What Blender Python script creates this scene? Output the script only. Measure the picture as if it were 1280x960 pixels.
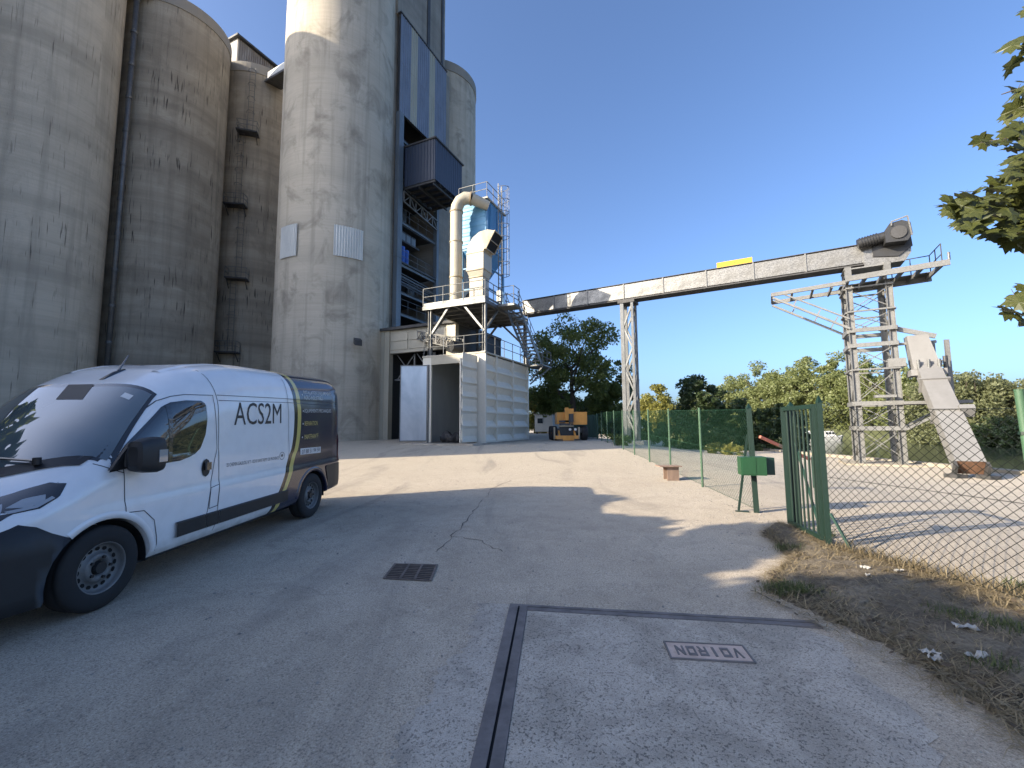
import bpy, bmesh, math, random
import numpy as np
from mathutils import Vector, Matrix
random.seed(7); rng = np.random.default_rng(7)
scene = bpy.context.scene
for o in list(bpy.data.objects): bpy.data.objects.remove(o)
COL = scene.collection
R_ = math.radians

# ------------------------------------------------------------------ camera
FPX, PITCH, ROLL, CAMH = 555.0, R_(5.45), R_(0.35), 1.75
cd = bpy.data.cameras.new('camera'); cam = bpy.data.objects.new('camera', cd); COL.objects.link(cam)
cd.sensor_width = 36.0; cd.lens = FPX / 1280.0 * 36.0; cd.clip_start = 0.05; cd.clip_end = 3000
_fw = Vector((0, math.cos(PITCH), math.sin(PITCH))); _u0 = Vector((0, -math.sin(PITCH), math.cos(PITCH))); _r0 = Vector((1, 0, 0))
C_UP = _u0 * math.cos(ROLL) + _r0 * math.sin(ROLL); C_RT = _r0 * math.cos(ROLL) - _u0 * math.sin(ROLL); C_FW = _fw
cam.matrix_world = Matrix(((C_RT.x, C_UP.x, -C_FW.x, 0), (C_RT.y, C_UP.y, -C_FW.y, 0), (C_RT.z, C_UP.z, -C_FW.z, CAMH), (0, 0, 0, 1)))
scene.camera = cam

# ------------------------------------------------------------------ light
SUN_EL, SUN_AZ = R_(22.0), R_(20.0)          # shadows run toward (cos az, sin az)
sun_to = Vector((-math.cos(SUN_AZ) * math.cos(SUN_EL), -math.sin(SUN_AZ) * math.cos(SUN_EL), math.sin(SUN_EL)))
sd = bpy.data.lights.new('sun', 'SUN'); sd.energy = 2.8; sd.angle = R_(0.5); sd.color = (1.0, 0.86, 0.66)
sun = bpy.data.objects.new('sun', sd); COL.objects.link(sun)
sun.rotation_euler = sun_to.to_track_quat('Z', 'Y').to_euler(); sun.location = (-30, -10, 60)
world = bpy.data.worlds.new('World'); scene.world = world; world.use_nodes = True
wn = world.node_tree.nodes; wl = world.node_tree.links; wn.clear()
sky = wn.new('ShaderNodeTexSky'); sky.sky_type = 'NISHITA'; sky.sun_disc = False
sky.sun_elevation = SUN_EL; sky.sun_rotation = math.atan2(sun_to.x, sun_to.y)
sky.air_density = 0.7; sky.dust_density = 3.2; sky.ozone_density = 4.5
bg = wn.new('ShaderNodeBackground'); bg.inputs[1].default_value = 0.089
wo = wn.new('ShaderNodeOutputWorld')
wl.new(sky.outputs[0], bg.inputs[0])
wl.new(bg.outputs[0], wo.inputs[0])
scene.view_settings.view_transform = 'Standard'; scene.view_settings.look = 'None'
scene.view_settings.exposure = 2.03; scene.view_settings.gamma = 1.0; scene.view_settings.use_curve_mapping = False
scene.render.engine = 'CYCLES'
scene.render.resolution_x = 1024; scene.render.resolution_y = 768

# ------------------------------------------------------------------ site geometry
def ss(a, b, x):
    t = min(1.0, max(0.0, (x - a) / (b - a))); return t * t * (3 - 2 * t)
def G(x, y):
    """height of the yard: climbs gently away from the viewer, falls to the quay on the right"""
    b = .0306 * y if y < 22 else .0306 * 22 + .0306 * 6 * (1 - math.exp(-(y - 22) / 6))
    s = ss(5.0, 15, x); return b * (1 - s) - .2 * s
CAM = Vector((0, 0, CAMH))
def ray(u, v): return C_FW + C_RT * ((u - 640) / FPX) + C_UP * ((480 - v) / FPX)
def gnd(u, v):
    r = ray(u, v); t = .5
    while t < 300:
        q = CAM + r * t
        if q.z <= G(q.x, q.y): break
        t *= 1.002
    return CAM + r * t
def at_depth(u, v, Y):
    r = ray(u, v); return CAM + r * (Y / r.y)
N0 = Vector((-1.51, 25.2, 0)); UA = Vector((math.cos(R_(65.5)), math.sin(R_(65.5)), 0)); VA = Vector((-UA.y, UA.x, 0))
def K(a, b, z): return N0 + UA * a + VA * b + Vector((0, 0, z))       # plant frame: a along the side wall, b along the front
KROT = Matrix(((UA.x, VA.x, 0, 0), (UA.y, VA.y, 0, 0), (0, 0, 1, 0), (0, 0, 0, 1)))
P0 = K(6.3, 0, 0); CC = Vector((math.cos(R_(-30)), math.sin(R_(-30)), 0)); CN = Vector((-CC.y, CC.x, 0))
def V(s, o, z): return P0 + CC * s + CN * o + Vector((0, 0, z))      # conveyor frame: s along, o away from the viewer
VROT = Matrix(((CC.x, CN.x, 0, 0), (CC.y, CN.y, 0, 0), (0, 0, 1, 0), (0, 0, 0, 1)))
RS = 4.29
def kxy(a, b): p = K(a, b, 0); return (p.x, p.y)

# ------------------------------------------------------------------ object helpers
def props(o, label=None, cat=None, group=None, kind=None):
    if label: o['label'] = label
    if cat: o['category'] = cat
    if group: o['group'] = group
    if kind: o['kind'] = kind
    return o
def thing(name, label, cat, loc=(0, 0, 0), group=None):
    o = bpy.data.objects.new(name, None); COL.objects.link(o); o.location = loc; o.empty_display_size = .2
    return props(o, label, cat, group)
def base_of(o):
    while o.parent: o = o.parent
    return Vector(o.location)
class MB:
    def __init__(s): s.v = []; s.f = []; s.T = None
    def add(s, vs, fs):
        n = len(s.v)
        s.v += [tuple(s.T(*p)) if s.T else tuple(p) for p in vs]; s.f += [tuple(i + n for i in f) for f in fs]; return s
    def box(s, x0, x1, y0, y1, z0, z1):
        return s.add([(x0, y0, z0), (x1, y0, z0), (x1, y1, z0), (x0, y1, z0), (x0, y0, z1), (x1, y0, z1), (x1, y1, z1), (x0, y1, z1)],
                     [(0, 3, 2, 1), (4, 5, 6, 7), (0, 1, 5, 4), (1, 2, 6, 5), (2, 3, 7, 6), (3, 0, 4, 7)])
    def hexa(s, bot, top):
        return s.add(list(bot) + list(top), [(0, 3, 2, 1), (4, 5, 6, 7), (0, 1, 5, 4), (1, 2, 6, 5), (2, 3, 7, 6), (3, 0, 4, 7)])
    def beam(s, p, q, w, h=None, up=(0, 0, 1)):
        h = h or w
        if s.T: p = s.T(*p); q = s.T(*q)
        p = Vector(p); q = Vector(q); d = (q - p).normalized(); up = Vector(up)
        if abs(d.dot(up)) > .99: up = Vector((UA.x, UA.y, 0))
        x = d.cross(up).normalized(); y = x.cross(d).normalized()
        T = s.T; s.T = None
        s.hexa([p + x * (i * w / 2) + y * (j * h / 2) for i, j in ((-1, -1), (1, -1), (1, 1), (-1, 1))],
               [q + x * (i * w / 2) + y * (j * h / 2) for i, j in ((-1, -1), (1, -1), (1, 1), (-1, 1))])
        s.T = T; return s
    def ibeam(s, p, q, w, h, t=.012, up=(0, 0, 1)):
        if s.T: p = s.T(*p); q = s.T(*q)
        p = Vector(p); q = Vector(q); d = (q - p).normalized(); upv = Vector(up)
        if abs(d.dot(upv)) > .99: upv = Vector((CC.x, CC.y, 0))
        x = d.cross(upv).normalized(); y = x.cross(d).normalized(); T = s.T; s.T = None
        s.beam(p + y * (h / 2 - t / 2), q + y * (h / 2 - t / 2), w, t, y); s.beam(p - y * (h / 2 - t / 2), q - y * (h / 2 - t / 2), w, t, y)
        s.beam(p, q, t, h - 2 * t - .002, y); s.T = T; return s
    def tube(s, p, q, r, n=8, r2=None, caps=True):
        if s.T: p = s.T(*p); q = s.T(*q)
        p = Vector(p); q = Vector(q); r2 = r if r2 is None else r2; d = (q - p).normalized()
        x = d.orthogonal().normalized(); y = d.cross(x); T = s.T; s.T = None
        vs = []
        for c, rr in ((p, r), (q, r2)):
            for i in range(n):
                a = 2 * math.pi * i / n; vs.append(c + x * (rr * math.cos(a)) + y * (rr * math.sin(a)))
        fs = [(i, (i + 1) % n, n + (i + 1) % n, n + i) for i in range(n)]
        if caps: fs += [tuple(range(n - 1, -1, -1)), tuple(range(n, 2 * n))]
        s.add(vs, fs); s.T = T; return s
    def path(s, pts, r, n=8, rs=None):
        pts = [Vector(s.T(*p)) if s.T else Vector(p) for p in pts]; T = s.T; s.T = None
        vs = []; x = None
        for k, p in enumerate(pts):
            d = (pts[min(k + 1, len(pts) - 1)] - pts[max(k - 1, 0)]).normalized()
            x = d.orthogonal().normalized() if x is None else (x - d * x.dot(d)).normalized()
            y = d.cross(x); rr = rs[k] if rs else r
            vs += [p + x * (rr * math.cos(2 * math.pi * i / n)) + y * (rr * math.sin(2 * math.pi * i / n)) for i in range(n)]
        fs = [(k * n + i, k * n + (i + 1) % n, (k + 1) * n + (i + 1) % n, (k + 1) * n + i) for k in range(len(pts) - 1) for i in range(n)]
        m = len(pts) * n; fs += [tuple(range(n - 1, -1, -1)), tuple(range(m - n, m))]
        s.add(vs, fs); s.T = T; return s
    def grid(s, rows):
        n = len(rows[0]); vs = [p for r in rows for p in r]
        return s.add(vs, [(i * n + j, i * n + j + 1, (i + 1) * n + j + 1, (i + 1) * n + j) for i in range(len(rows) - 1) for j in range(n - 1)])
    def plate(s, poly, vec):
        """closed prism: polygon (3D) extruded by vec"""
        n = len(poly); vec = Vector(vec)
        if s.T: poly = [s.T(*p) for p in poly]
        T = s.T; s.T = None
        s.add([Vector(p) for p in poly] + [Vector(p) + vec for p in poly], [tuple(range(n - 1, -1, -1)), tuple(range(n, 2 * n))] + [(i, (i + 1) % n, n + (i + 1) % n, n + i) for i in range(n)])
        s.T = T; return s
    def mesh(s, name, mat, smooth=False, off=None, angle=None):
        me = bpy.data.meshes.new(name)
        vs = s.v if off is None else [(p[0] - off[0], p[1] - off[1], p[2] - off[2]) for p in s.v]
        me.from_pydata(vs, [], s.f); me.materials.append(mat); me.update()
        if smooth or angle: me.polygons.foreach_set('use_smooth', [True] * len(me.polygons))
        if angle: me.set_sharp_from_angle(angle=R_(angle))
        return me
    def build(s, name, mat, parent=None, smooth=False, loc=None, angle=None, fix=True):
        """one mesh object; a part shares its thing's frame, a top-level mesh gets its own origin"""
        off = base_of(parent) if parent else (Vector(loc) if loc is not None else Vector((0, 0, 0)))
        me = s.mesh(name, mat, smooth, off, angle)
        if fix:
            bm = bmesh.new(); bm.from_mesh(me); bmesh.ops.recalc_face_normals(bm, faces=bm.faces); bm.to_mesh(me); bm.free()
        o = bpy.data.objects.new(name, me); COL.objects.link(o)
        if parent: o.parent = parent
        else: o.location = off
        return o
def M(T=None):
    m = MB(); m.T = T; return m
def inst(name, me, parent, mat4):
    """another object on shared mesh data; mat4 is in world space for an unrotated thing"""
    o = bpy.data.objects.new(name, me); COL.objects.link(o); o.parent = parent
    o.matrix_local = Matrix.Translation(-base_of(parent)) @ mat4; return o
def fast_mesh(name, verts, faces4, mat):
    """numpy quads"""
    me = bpy.data.meshes.new(name); nv = len(verts); nf = len(faces4)
    me.vertices.add(nv); me.vertices.foreach_set('co', np.asarray(verts, dtype=np.float32).ravel())
    me.loops.add(nf * 4); me.loops.foreach_set('vertex_index', np.asarray(faces4, dtype=np.int32).ravel())
    me.polygons.add(nf); me.polygons.foreach_set('loop_start', np.arange(0, nf * 4, 4, dtype=np.int32))
    me.update(calc_edges=True); me.validate(); me.materials.append(mat); return me
def text_geo(body):
    c = bpy.data.curves.new('t', 'FONT'); c.body = body; c.resolution_u = 3
    o = bpy.data.objects.new('t', c); COL.objects.link(o); dg = bpy.context.evaluated_depsgraph_get()
    me = bpy.data.meshes.new_from_object(o.evaluated_get(dg)); vs = np.array([v.co[:] for v in me.vertices]); fs = [tuple(p.vertices) for p in me.polygons]
    bpy.data.objects.remove(o); bpy.data.curves.remove(c); bpy.data.meshes.remove(me)
    vs[:, :2] -= vs[:, :2].min(0); vs[:, :2] /= vs[:, :2].max(0); return vs, fs
def guardrail(parent, pts, T, h=1.1, r=.022, mat=None, step=1.3, mid=True, kick=False):
    """rails as one part, each post a sub-part"""
    m = M(T)
    for p, q in zip(pts[:-1], pts[1:]):
        for k in ([h, h * .52] if mid else [h]): m.tube((p[0], p[1], p[2] + k), (q[0], q[1], q[2] + k), r, 6)
        if kick: m.beam((p[0], p[1], p[2] + .09), (q[0], q[1], q[2] + .09), .008, .15)
    g = m.build('guardrail', mat, parent)
    done = set()
    for p, q in zip(pts[:-1], pts[1:]):
        L = math.dist(p, q); n = max(1, round(L / step))
        for i in range(n + 1):
            c = tuple(p[j] + (q[j] - p[j]) * i / n for j in range(3)); key = tuple(round(x, 2) for x in c)
            if key in done: continue
            done.add(key); M(T).tube(c, (c[0], c[1], c[2] + h), r * 1.05, 6).build('post', mat, g)
    return g
# ------------------------------------------------------------------ materials
def _in(nt, sock, val):
    if hasattr(val, 'is_output'): nt.links.new(val, sock)
    elif val is not None: sock.default_value = val
class NT:
    def __init__(s, name):
        s.m = bpy.data.materials.new(name); s.m.use_nodes = True; s.t = s.m.node_tree; s.t.nodes.clear()
        s.out = s.n('ShaderNodeOutputMaterial'); s.b = s.n('ShaderNodeBsdfPrincipled'); s.t.links.new(s.b.outputs[0], s.out.inputs[0])
        s._tc = None
    def n(s, t, **k):
        x = s.t.nodes.new(t)
        for a, b in k.items(): setattr(x, a, b)
        return x
    def tc(s, w='Object'):
        if s._tc is None: s._tc = s.n('ShaderNodeTexCoord')
        return s._tc.outputs[w]
    def map(s, vec, scale=(1, 1, 1), loc=(0, 0, 0), rot=(0, 0, 0)):
        x = s.n('ShaderNodeMapping'); _in(s.t, x.inputs[0], vec); x.inputs[1].default_value = loc; x.inputs[2].default_value = rot; x.inputs[3].default_value = scale; return x.outputs[0]
    def noise(s, vec, sc, det=4, rough=.55, dist=0.0):
        x = s.n('ShaderNodeTexNoise'); _in(s.t, x.inputs['Vector'], vec); x.inputs['Scale'].default_value = sc; x.inputs['Detail'].default_value = det; x.inputs['Roughness'].default_value = rough; x.inputs['Distortion'].default_value = dist; return x.outputs[0]
    def vor(s, vec, sc, feat='F1', out=0, rnd=1.0):
        x = s.n('ShaderNodeTexVoronoi'); x.feature = feat; _in(s.t, x.inputs['Vector'], vec); x.inputs['Scale'].default_value = sc; x.inputs['Randomness'].default_value = rnd; return x.outputs[out]
    def ramp(s, f, *st, mode='LINEAR'):
        x = s.n('ShaderNodeValToRGB'); _in(s.t, x.inputs[0], f); r = x.color_ramp; r.interpolation = mode
        while len(r.elements) < len(st): r.elements.new(.5)
        for e, (p, c) in zip(r.elements, st):
            e.position = p; e.color = (c, c, c, 1) if isinstance(c, (int, float)) else (*c, 1)
        return x.outputs[0]
    def mix(s, f, a, b, mode='MIX'):
        x = s.n('ShaderNodeMix', data_type='RGBA', blend_type=mode); _in(s.t, x.inputs[0], f)
        for i, c in ((6, a), (7, b)): _in(s.t, x.inputs[i], (*c, 1) if isinstance(c, tuple) and len(c) == 3 else c)
        return x.outputs[2]
    def math(s, op, a, b=None, c=None, clamp=False):
        x = s.n('ShaderNodeMath', operation=op); x.use_clamp = clamp; _in(s.t, x.inputs[0], a)
        if b is not None: _in(s.t, x.inputs[1], b)
        if c is not None: _in(s.t, x.inputs[2], c)
        return x.outputs[0]
    def sep(s, vec):
        x = s.n('ShaderNodeSeparateXYZ'); _in(s.t, x.inputs[0], vec); return x.outputs
    def bump(s, h, d=.01, st=.5):
        x = s.n('ShaderNodeBump'); _in(s.t, x.inputs['Height'], h); x.inputs['Distance'].default_value = d; x.inputs['Strength'].default_value = st; s.t.links.new(x.outputs[0], s.b.inputs['Normal'])
    def set(s, col=None, rough=None, metal=None, **k):
        if col is not None: _in(s.t, s.b.inputs['Base Color'], (*col, 1) if isinstance(col, tuple) and len(col) == 3 else col)
        if rough is not None: _in(s.t, s.b.inputs['Roughness'], rough)
        if metal is not None: _in(s.t, s.b.inputs['Metallic'], metal)
        for a, b in k.items(): _in(s.t, s.b.inputs[a.replace('_', ' ')], b)
        return s.m
MAT = {}
def painted(name, col, rough=.45, wear=.25, sc=1.2, metal=0.0, spec=None, dark=None):
    """paint or coated metal with cloudy dirt, runs and slight tone changes"""
    t = NT(name); p = t.tc('Object')
    n1 = t.noise(t.map(p, (1, 1, .35)), sc, 5, .6); n2 = t.noise(p, sc * 9, 3)
    d = dark or tuple(c * (1 - wear) for c in col)
    c = t.mix(t.ramp(n1, (.38, 0.0), (.68, 1.0)), col, d)
    c = t.mix(t.math('MULTIPLY', t.ramp(n2, (.52, 0.0), (.7, 1.0)), wear * .9), c, tuple(x * .55 for x in col))
    t.bump(n2, .004, .25)
    MAT[name] = t.set(c, t.ramp(n1, (.3, rough), (.75, min(1, rough + .2))), metal); return MAT[name]
def plain(name, col, rough=.5, metal=0.0, **k):
    t = NT(name); n = t.noise(t.tc('Object'), 14, 3)
    MAT[name] = t.set(t.mix(t.ramp(n, (.35, 0.0), (.7, 1.0)), col, tuple(c * .82 for c in col)), rough, metal, **k); return MAT[name]

def silo_concrete(name, base, dark, light, drip=1.0, seed=0.0, patchy=.5, bands=1.0):
    t = NT(name); uv = t.map(t.tc('UV'), loc=(seed, seed * 3.1, 0))
    big = t.noise(uv, .16, 6, .6, .4)
    patch = t.noise(t.map(uv, (1, .8, 1)), .55, 6, .65, .6)
    band = t.noise(t.map(uv, (.02, .55, 1)), 1, 4, .6)               # each lift of the slip form
    board = t.noise(t.map(uv, (.35, 9, 1)), 1, 3, .6)                # fine horizontal board marks
    streak = t.noise(t.map(uv, (1.6, .045, 1)), 1, 5, .6, .15)       # rain runs
    c = t.mix(t.ramp(big, (.36, 0.0), (.66, 1.0)), base, light)
    c = t.mix(t.math('MULTIPLY', t.ramp(band, (.42, 0.0), (.66, 1.0)), .55 * bands), c, dark)
    c = t.mix(t.math('MULTIPLY', t.ramp(patch, (.50, 0.0), (.66, 1.0)), patchy), c, dark)
    c = t.mix(t.math('MULTIPLY', t.ramp(streak, (.50, 0.0), (.70, 1.0)), .5), c, tuple(x * .8 for x in dark))
    c = t.mix(t.math('MULTIPLY', t.ramp(board, (.42, 0.0), (.7, 1.0)), .32), c, tuple(x * .75 for x in base))
    # short rust-dark weeps: a dot mask stretched downward
    cell = t.map(uv, (1.15, .42, 1)); w = t.math('ADD', t.noise(t.map(uv, (8.5, .42, 1)), 1, 2, .5), 0.0)
    m2 = t.ramp(t.noise(uv, .23, 3), (.44, 0.0), (.60, 1.0))
    wk = t.math('MULTIPLY', t.ramp(w, (.655 - .04 * drip, 0.0), (.705 - .04 * drip, 1.0)), m2)
    c = t.mix(t.math('MULTIPLY', wk, .85 * drip), c, (.035, .027, .022))
    cr = t.vor(t.map(uv, (.11, .3, 1)), 1, 'DISTANCE_TO_EDGE')
    c = t.mix(t.math('MULTIPLY', t.ramp(cr, (.0, 1.0), (.004, 0.0)), .10), c, tuple(x * .45 for x in dark))
    h = t.math('ADD', t.math('MULTIPLY', board, .6), t.noise(uv, 9, 5, .7)); t.bump(h, .03, .45)
    MAT[name] = t.set(c, .92); return MAT[name]

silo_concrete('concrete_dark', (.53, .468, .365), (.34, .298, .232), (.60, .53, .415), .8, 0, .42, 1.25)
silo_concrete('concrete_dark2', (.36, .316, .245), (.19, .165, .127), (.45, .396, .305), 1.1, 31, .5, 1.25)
silo_concrete('concrete_pale', (.475, .423, .335), (.25, .221, .174), (.57, .508, .405), .12, 62, .8, .45)
silo_concrete('concrete_house', (.27, .25, .21), (.165, .152, .128), (.34, .315, .27), .5, 85, .4)

def ground_mat():
    t = NT('yard'); p = t.tc('Object'); xyz = t.sep(p)
    n1 = t.noise(p, .55, 6, .6, .5); n2 = t.noise(p, 3.2, 6, .65); n3 = t.noise(p, 26, 4, .7); ag = t.noise(p, 75, 3, .65, .3); ag_b = t.noise(t.map(p, loc=(5, 1, 0)), 190, 2, .6)
    c = t.mix(t.ramp(n1, (.35, 0.0), (.65, 1.0)), (.425, .36, .275), (.515, .445, .35))
    c = t.mix(t.math('MULTIPLY', t.ramp(n2, (.46, 0.0), (.66, 1.0)), .55), c, (.32, .272, .21))
    # sandy, driven-over dust by plant and quay; beige also paled to brighten sunlit ground
    sand_lit = t.math('MULTIPLY_ADD', xyz[1], .09, t.math('MULTIPLY_ADD', n1, .9, -1.15), clamp=True)
    c = t.mix(sand_lit, c, t.mix(n2, (.43, .37, .28), (.52, .455, .35)))
    quay = t.math('MULTIPLY_ADD', xyz[0], .22, t.math('MULTIPLY_ADD', n1, .9, -1.45), clamp=True)
    c = t.mix(quay, c, t.mix(n2, (.46, .405, .32), (.55, .485, .385)))
    # stones in the worn surface
    c = t.mix(t.math('MULTIPLY', t.ramp(ag, (.54, 0.0), (.62, 1.0)), .75), c, (.15, .13, .105)); c = t.mix(t.math('MULTIPLY', t.ramp(ag_b, (.54, 0.0), (.64, 1.0)), .65), c, (.17, .15, .12)); c = t.mix(t.math('MULTIPLY', t.ramp(ag, (.32, 1.0), (.43, 0.0)), .6), c, (.64, .58, .48))
    c = t.mix(t.math('MULTIPLY', t.ramp(n3, (.56, 0.0), (.72, 1.0)), .45), c, (.54, .48, .40))
    # tyre rubbed darker lanes and wet-looking stains
    st = t.noise(t.map(p, (1.2, .22, 1)), .8, 5, .6, .8)
    c = t.mix(t.math('MULTIPLY', t.ramp(st, (.55, 0.0), (.72, 1.0)), .45), c, (.13, .122, .11))
    # hairline cracking
    w = t.n('ShaderNodeVectorMath', operation='ADD'); t.t.links.new(p, w.inputs[0]); nn = t.n('ShaderNodeTexNoise'); t.t.links.new(p, nn.inputs['Vector']); nn.inputs['Scale'].default_value = 1.6; t.t.links.new(nn.outputs['Color'], w.inputs[1])
    cr = t.vor(w.outputs[0], .33, 'DISTANCE_TO_EDGE')
    c = t.mix(t.math('MULTIPLY', t.ramp(cr, (0.0, 1.0), (.0065, 0.0)), t.math('MULTIPLY', t.ramp(n1, (.42, 0.0), (.6, 1.0)), .22)), c, (.10, .09, .075))
    h = t.math('ADD', t.math('MULTIPLY', ag, .8), t.math('ADD', n3, t.math('MULTIPLY', n2, 1.4))); t.bump(h, .012, .7)
    MAT['yard'] = t.set(c, .93)
ground_mat()
def pitted_mat():
    t = NT('pitted_concrete'); p = t.tc('Object')
    n1 = t.noise(p, 1.5, 6, .65, .6); n2 = t.noise(p, 14, 5, .7); ag = t.vor(p, 40, 'F1', 0); ag2 = t.vor(t.map(p, loc=(7, 3, 0)), 95, 'F1', 0)
    c = t.mix(t.ramp(n2, (.35, 0.0), (.65, 1.0)), (.40, .355, .295), (.49, .44, .37))
    c = t.mix(t.math('MULTIPLY', t.ramp(n1, (.45, 0.0), (.62, 1.0)), .7), c, (.25, .222, .18))
    n4 = t.noise(p, 62, 3, .6, .3); n5 = t.noise(t.map(p, loc=(3, 9, 0)), 150, 2, .6)
    pit = t.math('MULTIPLY', t.ramp(n4, (.575, 0.0), (.625, 1.0)), t.ramp(n1, (.25, .35), (.55, 1.0)))
    c = t.mix(t.math('MULTIPLY', pit, .75), c, (.085, .078, .068))
    c = t.mix(t.math('MULTIPLY', t.ramp(n5, (.56, 0.0), (.66, 1.0)), .55), c, (.13, .118, .10)); c = t.mix(t.math('MULTIPLY', t.ramp(n5, (.42, 1.0), (.34, 0.0)) if False else t.ramp(n5, (.30, 1.0), (.42, 0.0)), .4), c, (.62, .57, .49))
    t.bump(t.math('SUBTRACT', n2, pit), .01, .7); MAT['pitted_concrete'] = t.set(c, .9)
pitted_mat()
def soil_mat():
    t = NT('soil'); p = t.tc('Object'); n1 = t.noise(p, 2.2, 6, .65, .5); n2 = t.noise(p, 30, 5, .75)
    c = t.mix(t.ramp(n1, (.38, 0.0), (.62, 1.0)), (.13, .104, .072), (.29, .245, .175))
    c = t.mix(t.math('MULTIPLY', t.ramp(n2, (.45, 0.0), (.65, 1.0)), .6), c, (.045, .037, .028))
    t.bump(t.math('ADD', n1, n2), .05, .9); MAT['soil'] = t.set(c, .96)
soil_mat()
def leaf_mat(name, c1, c2, tr=.45, sc=1.3, rough=.5):
    t = NT(name); p = t.tc('Object'); n = t.noise(p, sc, 3, .6); n2 = t.noise(p, sc * 9, 2)
    c = t.mix(t.ramp(t.math('MULTIPLY_ADD', n2, .5, t.math('MULTIPLY', n, .6)), (.38, 0.0), (.72, 1.0)), c1, c2)
    t.set(c, rough); tr_ = t.n('ShaderNodeBsdfTranslucent'); t.t.links.new(t.mix(.5, c, tuple(x * 1.25 for x in c2)), tr_.inputs[0])
    mx = t.n('ShaderNodeMixShader'); mx.inputs[0].default_value = tr; t.t.links.new(t.b.outputs[0], mx.inputs[1]); t.t.links.new(tr_.outputs[0], mx.inputs[2]); t.t.links.new(mx.outputs[0], t.out.inputs[0])
    MAT[name] = t.m
leaf_mat('leaf_big', (.065, .095, .022), (.165, .195, .050), .5)
leaf_mat('leaf_dark', (.028, .050, .018), (.070, .10, .036), .32)
leaf_mat('leaf_bank', (.125, .155, .055), (.25, .275, .115), .5)
leaf_mat('leaf_yellow', (.16, .165, .038), (.29, .27, .07), .5)
leaf_mat('leaf_willow', (.11, .13, .06), (.215, .225, .115), .45)
leaf_mat('leaf_maple', (.036, .048, .012), (.088, .094, .024), .30, 6, .42)
leaf_mat('dry_grass', (.19, .15, .085), (.37, .305, .19), .3, 3, .8)
leaf_mat('green_grass', (.045, .07, .02), (.11, .13, .045), .3, 4, .7)
def bark():
    t = NT('bark'); p = t.tc('Object'); n = t.noise(t.map(p, (6, 6, 1)), 2, 5, .7)
    t.bump(n, .03, .8); MAT['bark'] = t.set(t.mix(n, (.045, .036, .026), (.12, .10, .078)), .92)
bark()
def water_mat():
    t = NT('water'); p = t.tc('Object'); n = t.noise(t.map(p, (1, .45, 1)), 1.6, 4, .6); t.bump(n, .06, .6)
    MAT['water'] = t.set((.055, .068, .040), .10, 0, IOR=1.33)
water_mat()
def galv(name, c1, c2, rough=.42, metal=.75, sc=26):
    t = NT(name); p = t.tc('Object'); v = t.vor(p, sc, 'F1', 1); n = t.noise(p, 1.5, 5, .6)
    sp = t.n('ShaderNodeSeparateColor'); t.t.links.new(v, sp.inputs[0])
    c = t.mix(sp.outputs[0], c1, c2); c = t.mix(t.math('MULTIPLY', t.ramp(n, (.45, 0.0), (.7, 1.0)), .4), c, tuple(x * .6 for x in c1))
    MAT[name] = t.set(c, t.ramp(n, (.3, rough), (.7, rough + .2)), metal)
galv('galvanised', (.14, .145, .146), (.20, .205, .203), .45, .7, 40)
galv('galvanised_sheet', (.15, .15, .145), (.27, .267, .255), .4, .6, 22)
galv('steel_pale', (.165, .167, .163), (.225, .225, .218), .5, .35, 30)
painted('cream', (.42, .385, .30), .42, .16, .8)
painted('cream_grey', (.63, .60, .515), .42, .14, .8)
painted('cream_rust', (.40, .345, .24), .5, .3, .9, dark=(.26, .18, .10))
painted('blue_filter', (.075, .25, .46), .4, .22, .9)
painted('blue_lit', (.11, .31, .50), .38, .12, .9)  # paler copy of the filter blue for its sunlit end and sunward legs
painted('blue_clad', (.19, .225, .285), .42, .25, .6)
painted('navy_clad', (.030, .042, .070), .40, .25, .6)
painted('strip_cream', (.40, .39, .31), .5, .2, .5)
painted('steel_blue_grey', (.145, .175, .20), .45, .25, .8)
painted('white_clad', (.62, .62, .58), .45, .15, .8)
painted('dirty_clad', (.34, .33, .31), .6, .5, .9, dark=(.16, .12, .085))
painted('dark_steel', (.055, .055, .056), .55, .3, 2)
painted('motor_black', (.030, .031, .033), .4, .3, 3)
painted('green_paint', (.006, .024, .017), .42, .22, 2)
painted('green_box', (.012, .066, .026), .45, .15, 2)
painted('green_dark', (.018, .058, .044), .5, .3, 1)
painted('orange_paint', (.70, .31, .06), .45, .28, 1.5)
painted('yellow_sign', (.60, .34, .015), .45, .1, 1)
painted('rust', (.16, .085, .050), .85, .45, 5)
painted('rust_pale', (.27, .19, .145), .85, .35, 6)
painted('grate_iron', (.155, .125, .108), .7, .4, 9)
painted('plate_iron', (.52, .41, .345), .75, .25, 9)
painted('rail_steel', (.165, .150, .145), .62, .35, 6)
painted('white_hut', (.52, .52, .49), .5, .12, .8)
painted('red_faded', (.45, .15, .10), .6, .3, 2)
painted('boat_white', (.70, .70, .68), .4, .1, .6)
painted('paper', (.36, .355, .335), .8, .2, 8)
plain('black_gap', (.006, .006, .006), .9)
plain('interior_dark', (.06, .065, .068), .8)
plain('tyre', (.018, .018, .019), .82)
plain('rubber_black', (.016, .016, .018), .6)
plain('blue_drum', (.02, .10, .42), .4)
plain('glass_hut', (.03, .04, .05), .08)
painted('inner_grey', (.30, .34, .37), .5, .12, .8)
t = NT('door_metal'); n = t.noise(t.map(t.tc('Object'), (1, 1, .6)), .7, 5, .6, .8)
MAT['door_metal'] = t.set(t.mix(t.ramp(n, (.35, 0.0), (.65, 1.0)), (.42, .47, .52), (.58, .62, .66)), .32, .55)
t = NT('wire_green'); MAT['wire_green'] = t.set((.018, .062, .036), .6, Specular_IOR_Level=.2)
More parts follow.
